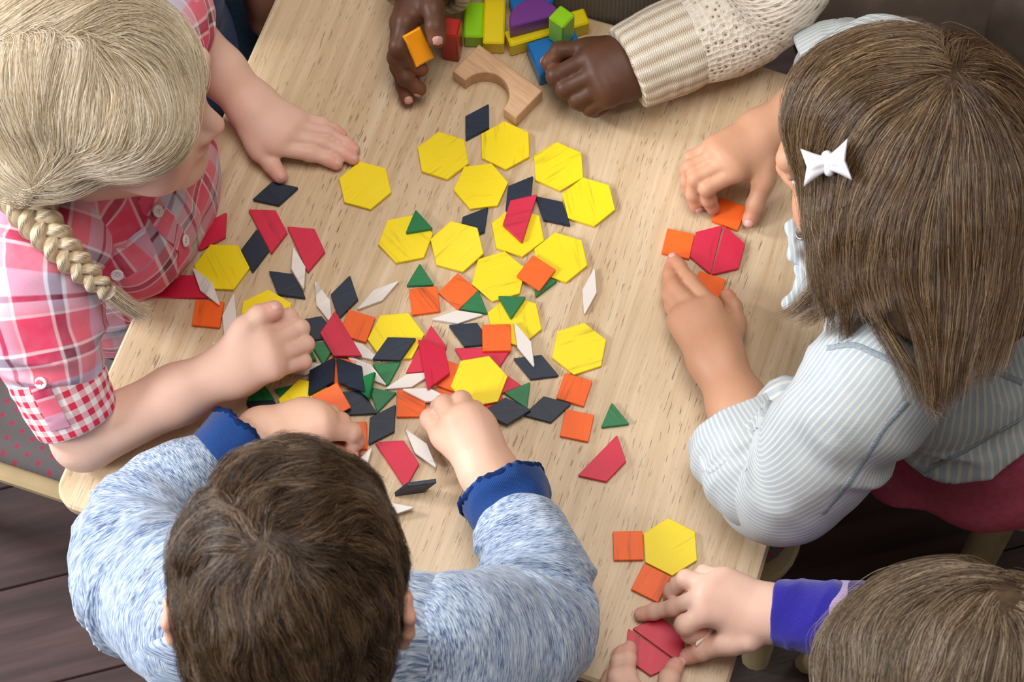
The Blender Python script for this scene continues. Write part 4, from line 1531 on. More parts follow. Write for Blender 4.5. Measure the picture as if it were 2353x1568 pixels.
# ------------------------------------------------------------------ the blonde person in plaid
def person_plaid():
    p = Person('person with a long blonde braid in a pink plaid shirt, one hand closed', P(250, 650, -0.3), FAIR, NAIL_F)
    zf = tr((460, 670), 6.533); zl = tr((440, 150), 5.6)
    R_sh, L_sh = P(100, 552, 0.140), P(345, 52, 0.145)
    p.torso(R_sh, L_sh, 0.02, seat=-0.19)
    # right arm, elbow on the table
    re = P(193, 1008, 0.030)
    p.arm([R_sh, P(112, 800, 0.098), P(160, 925, 0.060), re], [0.034, 0.030, 0.027, 0.0245])
    p.hand(zf, (520, 1150, 44), 0.0205,
           [[(905, 650, 55, 10), (1330, 395, 42, 8.3), (1290, 430, 22, 7.4), (1150, 560, 16, 6.8)],
            [(985, 830, 57, 10), (1500, 560, 42, 8.3), (1450, 600, 22, 7.4), (1300, 720, 16, 6.8)],
            [(1050, 1000, 54, 9.5), (1580, 795, 38, 7.8), (1520, 820, 20, 7), (1380, 910, 15, 6.4)],
            [(1090, 1160, 48, 9), (1550, 1055, 32, 7.0), (1490, 1070, 17, 6.4), (1360, 1120, 14, 6)]],
           [(520, 800, 58, 9.5), (655, 545, 65, 10.0), (885, 365, 66, 9.6), (1110, 280, 64, 8.2)], nails='t', elbow=(re, 0.0245))
    # left arm, hand flat
    le = P(398, 40, 0.075)
    p.arm([L_sh, P(372, 30, 0.10), le], [0.034, 0.026, 0.0215])
    p.hand(zl, (770, 520, 27), 0.0185,
           [[(1060, 1040, 21, 8.8), (1520, 1135, 14.5, 7.5), (1760, 1205, 9, 6.7), (1865, 1268, 6.5, 5.9)],
            [(1180, 905, 24, 8.4), (1690, 1005, 15, 6.4), (1950, 1132, 9, 6.1), (2080, 1208, 6.5, 5.5)],
            [(1280, 795, 24, 8.0), (1750, 862, 15, 5.8), (1990, 1000, 9, 5.5), (2095, 1082, 6.2, 5.1)],
            [(1370, 690, 21, 7.4), (1690, 738, 14, 5.1), (1840, 825, 9, 4.8), (1935, 895, 6, 4.5)]],
           [(720, 850, 22, 9), (870, 1110, 17, 8.8), (1040, 1290, 12, 8.0), (1140, 1425, 8.5, 6.8)], elbow=(le, 0.0215))
    Rm = frame((0.989, -0.136, -0.10), (0.072, 0.044, 0.996)); c = V(-0.3335, 0.1275, 0.2351)
    W = p.face(c, Rm, 1.0, (R_sh + L_sh) / 2 + EZ * 0.0)
    p.skin_mesh()
    e = p.e
    # ---- shirt
    F = Field().group(0.03, 0.03)
    F.cone(R_sh, 0.047, L_sh, 0.047)
    Rt = np.stack([p.s, p.f, EZ])
    for t, wv, dv in ((0.18, 0.98, 0.070), (0.42, 0.98, 0.080), (0.68, 1.0, 0.082), (0.95, 1.05, 0.088)):
        F.ell(p.mid * (1 - t) + p.hip * t + p.f * 0.006, (p.hw * wv, dv, 0.085), Rt)
    F.group(0.02, 0.03).ell(P(330, 560, 0.07) , (0.045, 0.03, 0.05), Rt)
    nk = Field().group(0.01, 0.01).cone(p.mid + p.f * 0.012 - EZ * 0.01, 0.047, p.mid + p.f * 0.01 + EZ * 0.2, 0.055)
    F.cut(nk, 0.004)
    cr = crumple(0.0034, (0.03, 0.05, 0.05), 4, Rt, 0.0006)
    F.disp = cr; F.dmax = 0.005
    v, q = F.mesh(0.0036)
    shirt = new_mesh('shirt', v, q, M['plaid'], e); torso_uv(shirt, p)
    # collar band
    ring = []
    for a in np.linspace(0, 2 * math.pi, 28):
        ring.append(p.mid + p.f * (0.014 + 0.052 * math.cos(a)) + p.s * 0.055 * math.sin(a) + EZ * (0.022 - 0.012 * math.cos(a)))
    vv, ff = tube(ring, 0.011, 8, 0.35, V(0, 0, 1))
    co = new_mesh('collar', vv, ff, M['plaid'], shirt); vec_attr(co, 'cloth', np.array(vv)[:, :3] * 0.6)
    # sleeves with gingham cuffs
    pts = [R_sh + p.s * 0.015 + EZ * 0.003, P(84, 640, 0.130), P(100, 750, 0.108), P(124, 848, 0.084)]
    sl, SF = sleeve('sleeve', shirt, M['plaid'], pts, [0.048, 0.046, 0.041, 0.035], [(0.03, 0.03, 0.004), (0.10, 0.05, 0.004)], False, seed=4, lam=0.02)
    d = unit(pts[-1] - pts[-2])
    cpts = [P(118, 838, 0.088), P(152, 915, 0.066), P(176, 962, 0.050)]
    cf, CFf = sleeve('cuff', shirt, M['gingham'], cpts, [0.0385, 0.0365, 0.0345], [(0.02, 0.02, 0.001)], True, seed=8, h=0.0022, k=0.004, lip=0.03)
    strip('sleeve_tab', shirt, CFf, [(72, 850), (88, 882), (112, 930), (140, 985)], 0.017, M['plaid'], 0.002)
    button(shirt, CFf, 97, 878, M['button'], 0.0052, lift=0.0035)
    lp = [L_sh - p.s * 0.01, P(362, 32, 0.115), P(388, 42, 0.090)]
    sleeve('sleeve', shirt, M['plaid'], lp, [0.048, 0.042, 0.036], [(0.03, 0.03, 0.003)], False, seed=6, lam=0.02)
    lc = [P(372, 24, 0.105), P(396, 56, 0.083), P(410, 82, 0.072)]
    sleeve('cuff', shirt, M['gingham'], lc, [0.037, 0.034, 0.0325], [(0.02, 0.02, 0.001)], True, seed=9, h=0.0024, k=0.004)
    strip('placket', shirt, F, [(325, 450), (357, 487), (395, 525), (420, 560), (424, 600)], 0.022, M['plaid'], 0.0012)
    strip('pocket_flap', shirt, F, [(225, 620), (265, 612), (310, 585), (345, 552)], 0.030, M['plaid'], 0.0012)
    for x, y in ((357, 487), (418, 553), (269, 627)): button(shirt, F, x, y, M['button'], 0.0056, lift=0.003)
    # lower dress part of the shirt, and legs under the table
    legs(p, M['jeans'], 0.16)
    # ---- hair
    HF, W = cap(c, Rm, 1.0, 0.005, (0, 88, 28), (0, 0.80, -0.60), (0, 0, -14), (0, 0.30, -1))
    HF.group(0.02, 0.02).ell(W(46, 40, 38), V(33, 46, 42) / 1e3, Rm)              # the fringe over the temple
    HF.group(0.02, 0.03).cone(W(55, -20, -5), 0.034, W(62, -52, -42), 0.022)      # gathered behind the ear
    HF.disp = lambda X: 0.0016 * noise3(X * 75, 3); HF.dmax = 0.002
    v, q = HF.mesh(0.0036)
    hair = new_mesh('hair', v, q, M['hairb_blonde'], e)
    strokes = [[(40, 100), (20, 250), (30, 360), (60, 420)], [(120, 100), (90, 240), (85, 350), (85, 415)], [(200, 100), (190, 200), (160, 320), (105, 410)],
               [(230, 110), (300, 200), (250, 340), (120, 425)], [(260, 110), (360, 170), (395, 280), (330, 390), (160, 440)],
               [(280, 100), (400, 160), (440, 240), (420, 340), (360, 410)], [(330, 110), (440, 180), (465, 260), (455, 300), (430, 345)],
               [(300, 90), (400, 110), (460, 170)], [(0, 70), (60, 20), (90, -40)], [(150, 70), (200, 20), (240, -40)], [(240, 75), (310, 40), (380, 20)], [(300, 80), (400, 80), (450, 130)],
               [(-40, 110), (-60, 250), (-30, 380), (40, 425)], [(200, 450), (130, 445), (80, 430)]]
    fl = Flow(strokes)
    rx, ry = proj(v)
    rt = np.concatenate([surface_roots(v, v[:, 2] > -9, 1700, 5), surface_roots(v, (np.abs(ry - 95) < 38) & (rx < 330) & (v[:, 2] > c[2] + TZ), 500, 6)])
    G = comb(HF, rt, fl, 26, np.random.default_rng(2).uniform(0.0035, 0.0058, len(rt)), lambda t, ph: 0.0012 + 0.0018 * np.abs(ph[:, 0]) , 5, 0.22)
    pa, ra, to = tufts(G, 48, 0.0030, 3, 0.22, 0.00014, 0.4, 0.0010)
    curves_obj('hair_strands', pa, ra, to, M['hair_blonde'], hair)
    # ---- braid
    path = dens([(34, 430, .205), (66, 480, .203), (112, 536, .198), (166, 596, .185), (220, 648, .168), (248, 670, .155)], 130)
    B = np.array([P(*q) for q in path]); n = len(B)
    L = np.concatenate([[0], np.cumsum(np.linalg.norm(np.diff(B, axis=0), axis=1))]); T = np.gradient(B, axis=0); T /= np.linalg.norm(T, axis=1)[:, None]
    upv = unit(CC - B[60]); S_ = np.cross(T, upv); S_ /= np.linalg.norm(S_, axis=1)[:, None]; U_ = np.cross(S_, T)
    wd = np.interp(L / L[-1], [0, .2, .6, 1], [0.0115, 0.0112, 0.0085, 0.0050])
    br = empty('braid', B[0]); attach(br, hair)
    allp, allr, allt = [], [], []
    r = np.random.default_rng(11)
    for k in range(3):
        ph = 2 * math.pi * L / 0.040 + k * 2 * math.pi / 3
        C_ = B + S_ * (wd * 0.98 * np.sin(ph))[:, None] + U_ * (wd * 0.52 * np.sin(2 * ph))[:, None]
        vv, ff = tube(C_, wd * 0.66, 10, 0.9, upv)
        new_mesh('braid_lock', vv, ff, M['hairb_blonde'], br)
        m = 420
        an = r.uniform(0, 2 * math.pi, m); rr_ = wd[None] * 0.74 * np.sqrt(r.uniform(0.5, 1, m))[:, None]
        pp = C_[None] + (np.cos(an)[:, None] * rr_)[..., None] * S_[None] + (np.sin(an)[:, None] * rr_)[..., None] * U_[None]
        allp.append(pp); allr.append(np.full((m, n), 0.00017)); allt.append(np.clip(r.uniform(0.15, 0.85, m), 0, 1))
    curves_obj('braid_strands', np.concatenate(allp), np.concatenate(allr), np.concatenate(allt), M['hair_blonde'], hair)
    vv, ff = tube([B[-4], B[-1] + T[-1] * 0.002], 0.0068, 12)
    new_mesh('hair_band', vv, ff, plain('clear_band', (0.62, 0.50, 0.42), 0.3), hair)
    hb = [W(60, -48, -34), W(63, -56, -44)]
    tail = [[(248, 670, .155), (270, 690, .140), (302, 712, .122), (340 + dx, 722 + dy, .105)] for dx, dy in ((0, 0), (-12, 4), (-25, -2), (6, -12), (-5, 8))]
    TG = np.stack([np.array([P(*q) for q in dens(t, 14)]) for t in tail])
    pa, ra, to = tufts(TG, 220, 0.0028, 7, 0.1, 0.00015, 0.3, 0.0014)
    curves_obj('braid_tail_strands', pa, ra, to, M['hair_blonde'], hair)
    return p


PLAID = person_plaid()

# ------------------------------------------------------------------ the person in heathered blue
def mat_heather():
    w = N('heathered_blue_jersey', 0.9, 0.15)
    s = w.sep(w.attr('cloth'))
    v = w.comb(w.math('MULTIPLY', s[0], 1100.0), w.math('ADD', w.math('MULTIPLY', s[1], 130.0), w.math('MULTIPLY', s[0], 60.0)), 0.0)
    a = w.noise(v, 1.0, 3, 0.6)
    big = w.noise(w.comb(w.math('MULTIPLY', s[0], 120.0), w.math('MULTIPLY', s[1], 30.0), 0.0), 1.0, 2)
    f = w.math('ADD', w.math('MULTIPLY', a, 0.75), w.math('MULTIPLY', big, 0.25))
    w.color(w.ramp(f, [(0.30, (0.028, 0.055, 0.130)), (0.41, (0.10, 0.145, 0.25)), (0.49, (0.26, 0.325, 0.44)), (0.62, (0.50, 0.555, 0.645))]))
    w.bump(w.math('SINE', w.math('MULTIPLY', s[0], 4200.0)), 0.12, 0.0006)
    w.b.inputs['Sheen Weight'].default_value = 0.2
    return w.m


def mat_knit(name, col, dark, rib=2600.0, axis=1, depth=0.4):
    w = N(name, 0.9, 0.15)
    s = w.sep(w.attr('cloth'))
    f = w.math('ADD', w.math('MULTIPLY', w.math('SINE', w.math('MULTIPLY', s[axis], rib)), 0.5), 0.5)
    g = w.noise(w.coord(), 420, 2)
    w.color(w.mix(w.math('MULTIPLY', w.math('ADD', f, g), 0.5), dark, col))
    w.bump(f, depth, 0.0007)
    w.b.inputs['Sheen Weight'].default_value = 0.2
    return w.m


M['heather'] = mat_heather()
M['navy_knit'] = mat_knit('royal_navy_knit', (0.012, 0.060, 0.235), (0.006, 0.028, 0.125), 5200.0)
M['navy_edge'] = plain('navy_terry', (0.008, 0.026, 0.105), 0.95, 0.1, 0.3, 900)
BROWN = [(0.014, 0.007, 0.004), (0.050, 0.027, 0.014), (0.125, 0.073, 0.038), (0.27, 0.175, 0.10)]
M['hair_brown'] = mat_hair('brown_hair', BROWN, 0.30, 0.45); M['hairb_brown'] = mat_hairbase('brown_hair_base', BROWN[:2])


def person_heather():
    p = Person('person with short brown hair in a heathered blue sweatshirt with navy cuffs', P(760, 1900, -0.3), FAIR2, NAIL_F)
    zl = tr((580, 900), 7.84); zr = tr((960, 880), 6.533)
    Lsh, Rsh = P(462, 1432, 0.142), P(1050, 1500, 0.135)
    p.torso(Rsh, Lsh, 0.11, seat=-0.19)
    le, re = P(300, 1258, 0.050), P(1245, 1400, 0.045)
    p.arm([Lsh, le], [0.034, 0.028]); p.arm([Rsh, P(1200, 1470, .08), re], [0.034, 0.032, 0.028])
    p.hand(zl, (190, 770, 40), 0.019,
           [[(1270, 690, 43, 9.6), (1800, 735, 30, 8.2), (1860, 900, 16, 7.3), (1775, 1000, 9, 6.6)],
            [(1260, 500, 44, 9.6), (1600, 545, 30, 8.0), (1640, 640, 16, 7.2), (1580, 720, 10, 6.6)],
            [(1130, 390, 42, 9.2), (1420, 400, 28, 7.4), (1450, 480, 15, 6.8), (1400, 560, 10, 6.2)],
            [(880, 350, 38, 9.0), (1060, 330, 25, 7.0), (1100, 400, 14, 6.4), (1070, 470, 10, 5.8)]],
           [(700, 960, 34, 9), (1100, 1080, 24, 9), (1500, 1120, 14, 8.0), (1770, 1165, 8.5, 6.9)], nails='t', elbow=(le, 0.026))
    p.hand(zr, (1090, 1400, 42), 0.0205,
           [[(560, 600, 50, 10.6), (400, 335, 38, 9.2), (330, 370, 20, 8), (300, 440, 12, 7)],
            [(745, 520, 52, 10.6), (655, 275, 38, 9.0), (600, 300, 20, 8), (560, 370, 12, 7)],
            [(880, 570, 49, 10), (850, 415, 36, 8.4), (800, 430, 20, 7.4), (740, 480, 13, 6.6)],
            [(990, 680, 43, 9.4), (990, 545, 32, 7.6), (930, 560, 18, 6.8), (880, 600, 12, 6)]],
           [(560, 980, 40, 9.5), (360, 790, 36, 10.2), (200, 545, 27, 9.4), (300, 470, 14, 7.4)], nails='', elbow=(re, 0.028, P(1186, 1205, 0.044)))
    c = V(-0.1495, -0.3209, 0.3480); R = frame((-0.010, 0.808, -0.589), (0.014, 0.589, 0.808)); sc = 0.965
    p.face(c, R, sc, (Lsh + Rsh) / 2)
    p.skin_mesh()
    e = p.e
    F = Field().group(0.03, 0.03)
    F.cone(Rsh, 0.056, Lsh, 0.056)
    Rt = np.stack([p.s, p.f, EZ])
    for t, wv, dv in ((0.15, 1.0, 0.075), (0.42, 1.03, 0.086), (0.7, 1.05, 0.09)):
        F.ell(p.mid * (1 - t) + p.hip * t, (p.hw * wv, dv, 0.09), Rt)
    nk = Field().group(0.01, 0.01).cone(p.mid + p.f * 0.03 - EZ * 0.02, 0.050, p.mid + p.f * 0.06 + EZ * 0.15, 0.058)
    F.cut(nk, 0.004)
    F.disp = crumple(0.0032, (0.045, 0.03, 0.05), 8, Rt, 0.0006); F.dmax = 0.005
    hemc = p.mid * 0.26 + p.hip * 0.74; spine = unit(p.hip - p.mid)
    F.cut(half(hemc + spine * 0.02, spine), 0.003)
    v, q = F.mesh(0.0036)
    sh = new_mesh('sweatshirt', v, q, M['heather'], e); torso_uv(sh, p)
    H = Field().group(0.02, 0.02).ell(hemc - spine * 0.03, (p.hw * 1.05, 0.092, 0.09), Rt).ell(hemc + spine * 0.03, (p.hw * 1.0, 0.088, 0.08), Rt)
    H.cut(half(hemc + spine * 0.005, -spine), 0.002); H.cut(half(hemc + spine * 0.045, spine), 0.002)
    v, q = H.mesh(0.004)
    hb = new_mesh('hem_band', v, q, M['navy_knit'], sh); torso_uv(hb, p)
    ring = [p.mid + p.f * (-0.004 + 0.052 * math.cos(a)) + p.s * 0.060 * math.sin(a) + EZ * (0.046 - 0.006 * math.cos(a)) for a in np.linspace(0, 2 * math.pi, 32)]
    vv, ff = tube(ring, 0.0085, 8, 0.7); co = new_mesh('collar', vv, ff, M['navy_knit'], sh); vec_attr(co, 'cloth', np.array(vv))
    # sleeves
    lp = [Lsh + EZ * 0.002, P(335, 1352, 0.098), P(298, 1250, 0.060), P(358, 1155, 0.050), P(470, 1085, 0.046)]
    sl, SFl = sleeve('sleeve', sh, M['heather'], lp, [0.054, 0.046, 0.0405, 0.0375, 0.030], [(0.085, 0.045, 0.0062), (0.02, 0.03, 0.003), (0.16, 0.03, 0.0035)], False, seed=2, lam=0.016)
    rp = [Rsh + EZ * 0.002, P(1175, 1490, 0.098), P(1240, 1405, 0.060), P(1222, 1290, 0.050), P(1190, 1205, 0.044)]
    sr, SFr = sleeve('sleeve', sh, M['heather'], rp, [0.060, 0.050, 0.0385, 0.0375, 0.031], [(0.085, 0.04, 0.0055), (0.14, 0.025, 0.0045), (0.19, 0.02, 0.003)], False, seed=3, lam=0.017)
    cl = [P(478, 1085, 0.046), P(512, 1046, 0.045), P(560, 994, 0.044)]
    sleeve('cuff', sh, M['navy_knit'], cl, [0.0285, 0.0275, 0.0295], [(0.0, 0.03, 0.001)], True, seed=5, h=0.0022, k=0.004)
    cr = [P(1192, 1212, 0.044), P(1172, 1165, 0.042), P(1150, 1122, 0.040)]
    sleeve('cuff', sh, M['navy_knit'], cr, [0.0285, 0.0315, 0.0375], [(0.02, 0.03, 0.0016)], True, seed=6, h=0.0022, k=0.004)
    for cc, r0 in ((cl, 0.0295), (cr, 0.0375)):
        d = unit(cc[-1] - cc[-2]); x = unit(np.cross(d, EZ)); y = np.cross(x, d)
        rg = [cc[-1] - d * 0.002 + (r0 - 0.001) * (math.cos(a) * x + math.sin(a) * y) + 0.0012 * math.sin(7 * a) * d for a in np.linspace(0, 2 * math.pi, 60)]
        vv, ff = tube(rg, [0.0036 + 0.0007 * math.sin(9 * k) for k in range(60)], 8)
        new_mesh('cuff_edge', vv, ff, M['navy_edge'], sh)
    legs(p, M['jeans'], 0.14)
    # hair
    HF, W = cap(c, R, sc, 0.005, (0, 84, 40), (0, 0.86, -0.5), (0, 0, -38), (0, 0.55, -1))
    HF.disp = lambda X: 0.0035 * noise3(X * 48, 3) + 0.0016 * noise3(X * 110, 4); HF.dmax = 0.0055
    v, q = HF.mesh(0.0034)
    hair = new_mesh('hair', v, q, M['hairb_brown'], e)
    strokes = [[(610, 1225), (590, 1130), (620, 1050), (720, 985)], [(630, 1225), (680, 1130), (780, 1050), (860, 1050)], [(645, 1228), (740, 1170), (830, 1110), (885, 1150)],
               [(655, 1240), (760, 1220), (850, 1190), (905, 1250)], [(660, 1255), (780, 1300), (890, 1370)], [(640, 1275), (720, 1380), (830, 1520)], [(610, 1285), (640, 1400), (700, 1560)],
               [(590, 1280), (540, 1400), (560, 1560)], [(575, 1265), (480, 1320), (430, 1420)], [(570, 1245), (480, 1230), (405, 1290)], [(580, 1225), (510, 1170), (440, 1190)], [(590, 1215), (540, 1110), (530, 1050)],
               [(500, 1060), (560, 1010), (650, 985)], [(780, 1000), (850, 1060), (900, 1180)]]
    fl = Flow(strokes, 3.5)
    rt = surface_roots(v, v[:, 2] > -9, 3200, 4)
    r = np.random.default_rng(3)
    G = comb(HF, rt, fl, 14, r.uniform(0.0026, 0.0046, len(rt)), lambda t, ph: 0.0005 + (0.0045 + 0.0030 * ph[:, 0]) * t ** 1.2, 5, 0.75, 0.9)
    pa, ra, to = tufts(G, 32, 0.0025, 3, 0.5, 0.00014, 0.4, 0.0009)
    curves_obj('hair_strands', pa, ra, to, M['hair_brown'], hair)
    return p


HEATHER = person_heather()

# ------------------------------------------------------------------ the person in striped denim
def mat_denim():
    w = N('striped_pale_denim', 0.85, 0.2)
    s = w.sep(w.attr('cloth'))
    wob = w.math('MULTIPLY', w.noise(w.coord(), 30, 2), 0.002)
    f = w.math('FRACT', w.math('DIVIDE', w.math('ADD', w.math('ADD', s[1], 5.0), wob), 0.0042))
    line = w.ramp(f, [(0.0, 1.0), (0.26, 1.0), (0.36, 0.0), (0.92, 0.0), (1.0, 1.0)])
    tw = w.math('SINE', w.math('MULTIPLY', w.math('ADD', s[0], w.math('MULTIPLY', s[1], 0.8)), 5200.0))
    n = w.noise(w.coord(), 45, 3)
    blue = w.mix(w.math('ADD', w.math('MULTIPLY', tw, 0.15), n), (0.30, 0.355, 0.40), (0.475, 0.52, 0.545))
    w.color(w.mix(line, blue, (0.575, 0.56, 0.52)))
    w.bump(w.math('ADD', w.math('MULTIPLY', tw, 0.4), line), 0.12, 0.0006)
    return w.m


M['denim'] = mat_denim()
M['seam'] = plain('dark_denim_seam', (0.34, 0.39, 0.435), 0.85, 0.2, 0.35, 700)
M['pink_jersey'] = plain('rose_pink_jersey', (0.40, 0.070, 0.115), 0.9, 0.15, 0.18, 160)
M['bow'] = plain('white_glitter_cloth', (0.58, 0.55, 0.58), 0.45, 0.5, 0.04, 1500)
M['pink_clip'] = plain('pink_ribbon', (0.72, 0.36, 0.56), 0.35, 0.5, 0.05)
M['snap'] = N('antique_metal_snap', 0.3, 0.5).m
M['snap'].node_tree.nodes['Principled BSDF'].inputs['Metallic'].default_value = 1.0
M['snap'].node_tree.nodes['Principled BSDF'].inputs['Base Color'].default_value = (0.35, 0.32, 0.30, 1)
LONGB = [(0.026, 0.013, 0.006), (0.078, 0.042, 0.019), (0.19, 0.110, 0.053), (0.48, 0.33, 0.175)]
M['hair_long'] = mat_hair('light_brown_hair', LONGB, 0.27, 0.5); M['hairb_long'] = mat_hairbase('light_brown_hair_base', LONGB[:2])


def person_denim():
    p = Person('person with long light brown hair and a white bow in a striped pale denim jacket', P(2250, 800, -0.3), TAN, NAIL_F)
    zr = tr((1560, 260), 5.6); zl = tr((1500, 560), 5.227)
    Lsh, Rsh = P(2035, 850, 0.145), P(2175, 245, 0.150)
    p.torso(Rsh, Lsh, 0.13, seat=-0.19)
    le, re = P(1780, 1120, 0.040), P(2000, 152, 0.052)
    p.arm([Lsh, P(1930, 985, .10), le], [0.034, 0.032, 0.0265]); p.arm([Rsh, re], [0.034, 0.027])
    p.hand(zl, (765, 1390, 32), 0.0195,
           [[(705, 770, 28, 9.0), (450, 455, 18, 7.3), (315, 275, 12, 6.6), (248, 190, 9, 5.8)],
            [(530, 830, 30, 9.0), (255, 520, 18, 7.3), (205, 375, 12, 6.6), (215, 290, 9, 5.8)],
            [(400, 880, 28, 8.6), (195, 620, 15, 6.6), (205, 480, 10, 6.0), (255, 420, 8, 5.4)],
            [(310, 950, 24, 8.0), (225, 760, 13, 6.0), (250, 650, 8, 5.4), (300, 590, 7, 5.0)]],
           [(920, 1190, 26, 9.5), (1000, 960, 23, 9.3), (965, 770, 20, 8.2), (895, 640, 15, 7.0)], nails='i', elbow=(le, 0.0265))
    p.hand(zr, (1080, 270, 38), 0.0195,
           [[(760, 740, 45, 9.2), (365, 965, 36, 7.6), (385, 1110, 20, 7.0), (440, 1225, 9, 6.0)],
            [(640, 620, 48, 9.2), (220, 845, 37, 7.6), (190, 1050, 20, 7.0), (225, 1205, 9, 6.0)],
            [(540, 520, 46, 8.8), (150, 700, 35, 7.0), (115, 880, 19, 6.4), (135, 1010, 9, 5.6)],
            [(470, 420, 42, 8.2), (155, 570, 32, 6.2), (105, 740, 18, 5.8), (110, 850, 9, 5.2)]],
           [(1140, 640, 40, 10), (1080, 900, 34, 9.8), (985, 1180, 20, 8.6), (915, 1385, 10, 7.0)], nails='mt', elbow=(re, 0.026))
    c = V(0.3071, 0.0534, 0.2346); R = frame((-0.901, 0.279, -0.333), (-0.212, 0.386, 0.898)); sc = 0.95
    W = p.face(c, R, sc, (Lsh + Rsh) / 2 + EZ * 0.01)
    p.skin_mesh()
    e = p.e
    Rt = np.stack([p.s, p.f, EZ]); spine = unit(p.hip - p.mid)
    F = Field().group(0.03, 0.03)
    F.cone(Rsh, 0.053, Lsh, 0.053)
    for t, wv, dv in ((0.15, 1.0, 0.080), (0.42, 1.06, 0.090), (0.7, 1.10, 0.094)):
        F.ell(p.mid * (1 - t) + p.hip * t, (p.hw * wv, dv, 0.09), Rt)
    F.cut(Field().group(0.01, 0.01).cone(p.mid + p.f * 0.03 - EZ * 0.02, 0.050, p.mid + p.f * 0.06 + EZ * 0.15, 0.06), 0.004)
    hem = p.mid * 0.30 + p.hip * 0.70
    F.cut(half(hem, spine), 0.003)
    F.disp = crumple(0.0030, (0.05, 0.05, 0.03), 12, Rt, 0.0005); F.dmax = 0.005
    v, q = F.mesh(0.0036)
    jk = new_mesh('jacket', v, q, M['denim'], e); torso_uv(jk, p)
    PF = Field().group(0.03, 0.03)
    for t, wv, dv in ((0.6, 0.92, 0.074), (0.8, 1.02, 0.088), (1.0, 1.12, 0.105)):
        PF.ell(p.mid * (1 - t) + p.hip * t, (p.hw * wv, dv, 0.075), Rt)
    PF.group(0.02, 0.02).cone(P(2075, 1075, -0.12), 0.034, P(2200, 1010, -0.10), 0.05)
    PF.disp = crumple(0.005, (0.04, 0.04, 0.06), 6, Rt); PF.dmax = 0.007
    v, q = PF.mesh(0.005)
    ps = new_mesh('shirt', v, q, M['pink_jersey'], e)
    legs(p, M['pink_jersey'], 0.16)
    # hem band and yoke seams
    strip('hem_seam', jk, F, [(1985, 1130), (2060, 1118), (2130, 1080), (2230, 1030), (2345, 965)], 0.0052, M['seam'], 0.0012)
    strip('yoke_seam', jk, F, [(2240, 865), (2290, 855), (2350, 880)], 0.0052, M['seam'], 0.0012)
    # sleeves
    lp = [Lsh + EZ * 0.003, P(1945, 965, 0.118), P(1850, 1075, 0.078), P(1790, 1125, 0.056), P(1745, 1085, 0.050), P(1715, 1040, 0.046)]
    sl, SF = sleeve('sleeve', jk, M['denim'], lp, [0.054, 0.047, 0.0440, 0.0405, 0.0370, 0.034], [(0.055, 0.03, 0.0045), (0.15, 0.03, 0.004), (0.19, 0.03, 0.005)], False, seed=5, lam=0.024)
    strip('sleeve_seam', jk, SF, [(2085, 925), (2030, 985), (1985, 1060), (1935, 1130), (1890, 1180)], 0.0052, M['seam'], 0.0010)
    strip('shoulder_seam', jk, SF, [(1900, 800), (1960, 790), (2050, 830), (2110, 870)], 0.0052, M['seam'], 0.0010)
    cl = [P(1765, 1095, 0.052), P(1735, 1055, 0.048), P(1702, 998, 0.044), P(1692, 978, 0.043)]
    cf, CF2 = sleeve('cuff', jk, M['denim'], cl, [0.0470, 0.0475, 0.043, 0.0385], [(0.03, 0.05, 0.002)], True, seed=7, h=0.0026, k=0.006, lip=0.045, shell=0.004)
    d = unit(cl[1] - cl[0]); x = unit(np.cross(d, EZ)); y = np.cross(x, d)
    rg = [cl[0] + 0.0462 * (math.cos(a) * x + math.sin(a) * y) for a in np.linspace(0, 2 * math.pi, 40)]
    vv, ff = tube(rg, 0.0030, 8); new_mesh('cuff_seam', vv, ff, M['seam'], jk)
    tb, TF = sleeve('cuff_tab', jk, M['denim'], [P(1770, 945, 0.062), P(1800, 930, 0.068), P(1835, 925, 0.07)], [0.010, 0.013, 0.012], [(0.02, 0.02, 0.003)], False, h=0.0022, seed=3)
    button(jk, TF, 1826, 926, M['snap'], 0.0055, 'snap')
    rp = [Rsh + EZ * 0.003, P(2150, 225, 0.115), P(2080, 170, 0.084), P(1990, 155, 0.066), P(1915, 162, 0.056)]
    sleeve('sleeve', jk, M['denim'], rp, [0.048, 0.040, 0.036, 0.036, 0.036], [(0.07, 0.05, 0.0055), (0.14, 0.03, 0.005)], False, seed=15, lam=0.024)
    rc = [P(1950, 152, 0.062), P(1905, 163, 0.056), P(1862, 180, 0.050)]
    sleeve('cuff', jk, M['denim'], rc, [0.0395, 0.039, 0.037], [(0.03, 0.05, 0.002)], True, seed=17, h=0.0028, k=0.006, lip=0.04, shell=0.004)
    # collar wings
    for pts, z in (([(1814, 518), (1820, 590), (1870, 640), (1930, 600), (1900, 510), (1845, 498)], 0.150), ([(1806, 702), (1838, 655), (1838, 612), (1920, 620), (1940, 690), (1870, 708)], 0.145)):
        q2 = np.array([P(*t, z) for t in pts]); cc = q2.mean(0)
        Fc = Field().group(0.006, 0.006)
        for k in range(len(q2)): Fc.cone(q2[k] * 0.9 + cc * 0.1, 0.004, q2[(k + 1) % len(q2)] * 0.9 + cc * 0.1, 0.004); Fc.cone(cc, 0.004, q2[k] * 0.9 + cc * 0.1, 0.004)
        v, q = Fc.mesh(0.0022)
        o = new_mesh('collar', v, q, M['denim'], jk); vec_attr(o, 'cloth', np.stack([v[:, 1], v[:, 0], v[:, 2]], 1))
        if z == 0.150: button(jk, Fc, 1846, 540, M['snap'], 0.0062, 'snap', 0.002)
    # hair
    HF, W = cap(c, R, sc, 0.008, (0, 68, 40), (0, 0.95, -0.30), (0, 0, -72), (0, 0.25, -1))
    HF.group(0.03, 0.03)
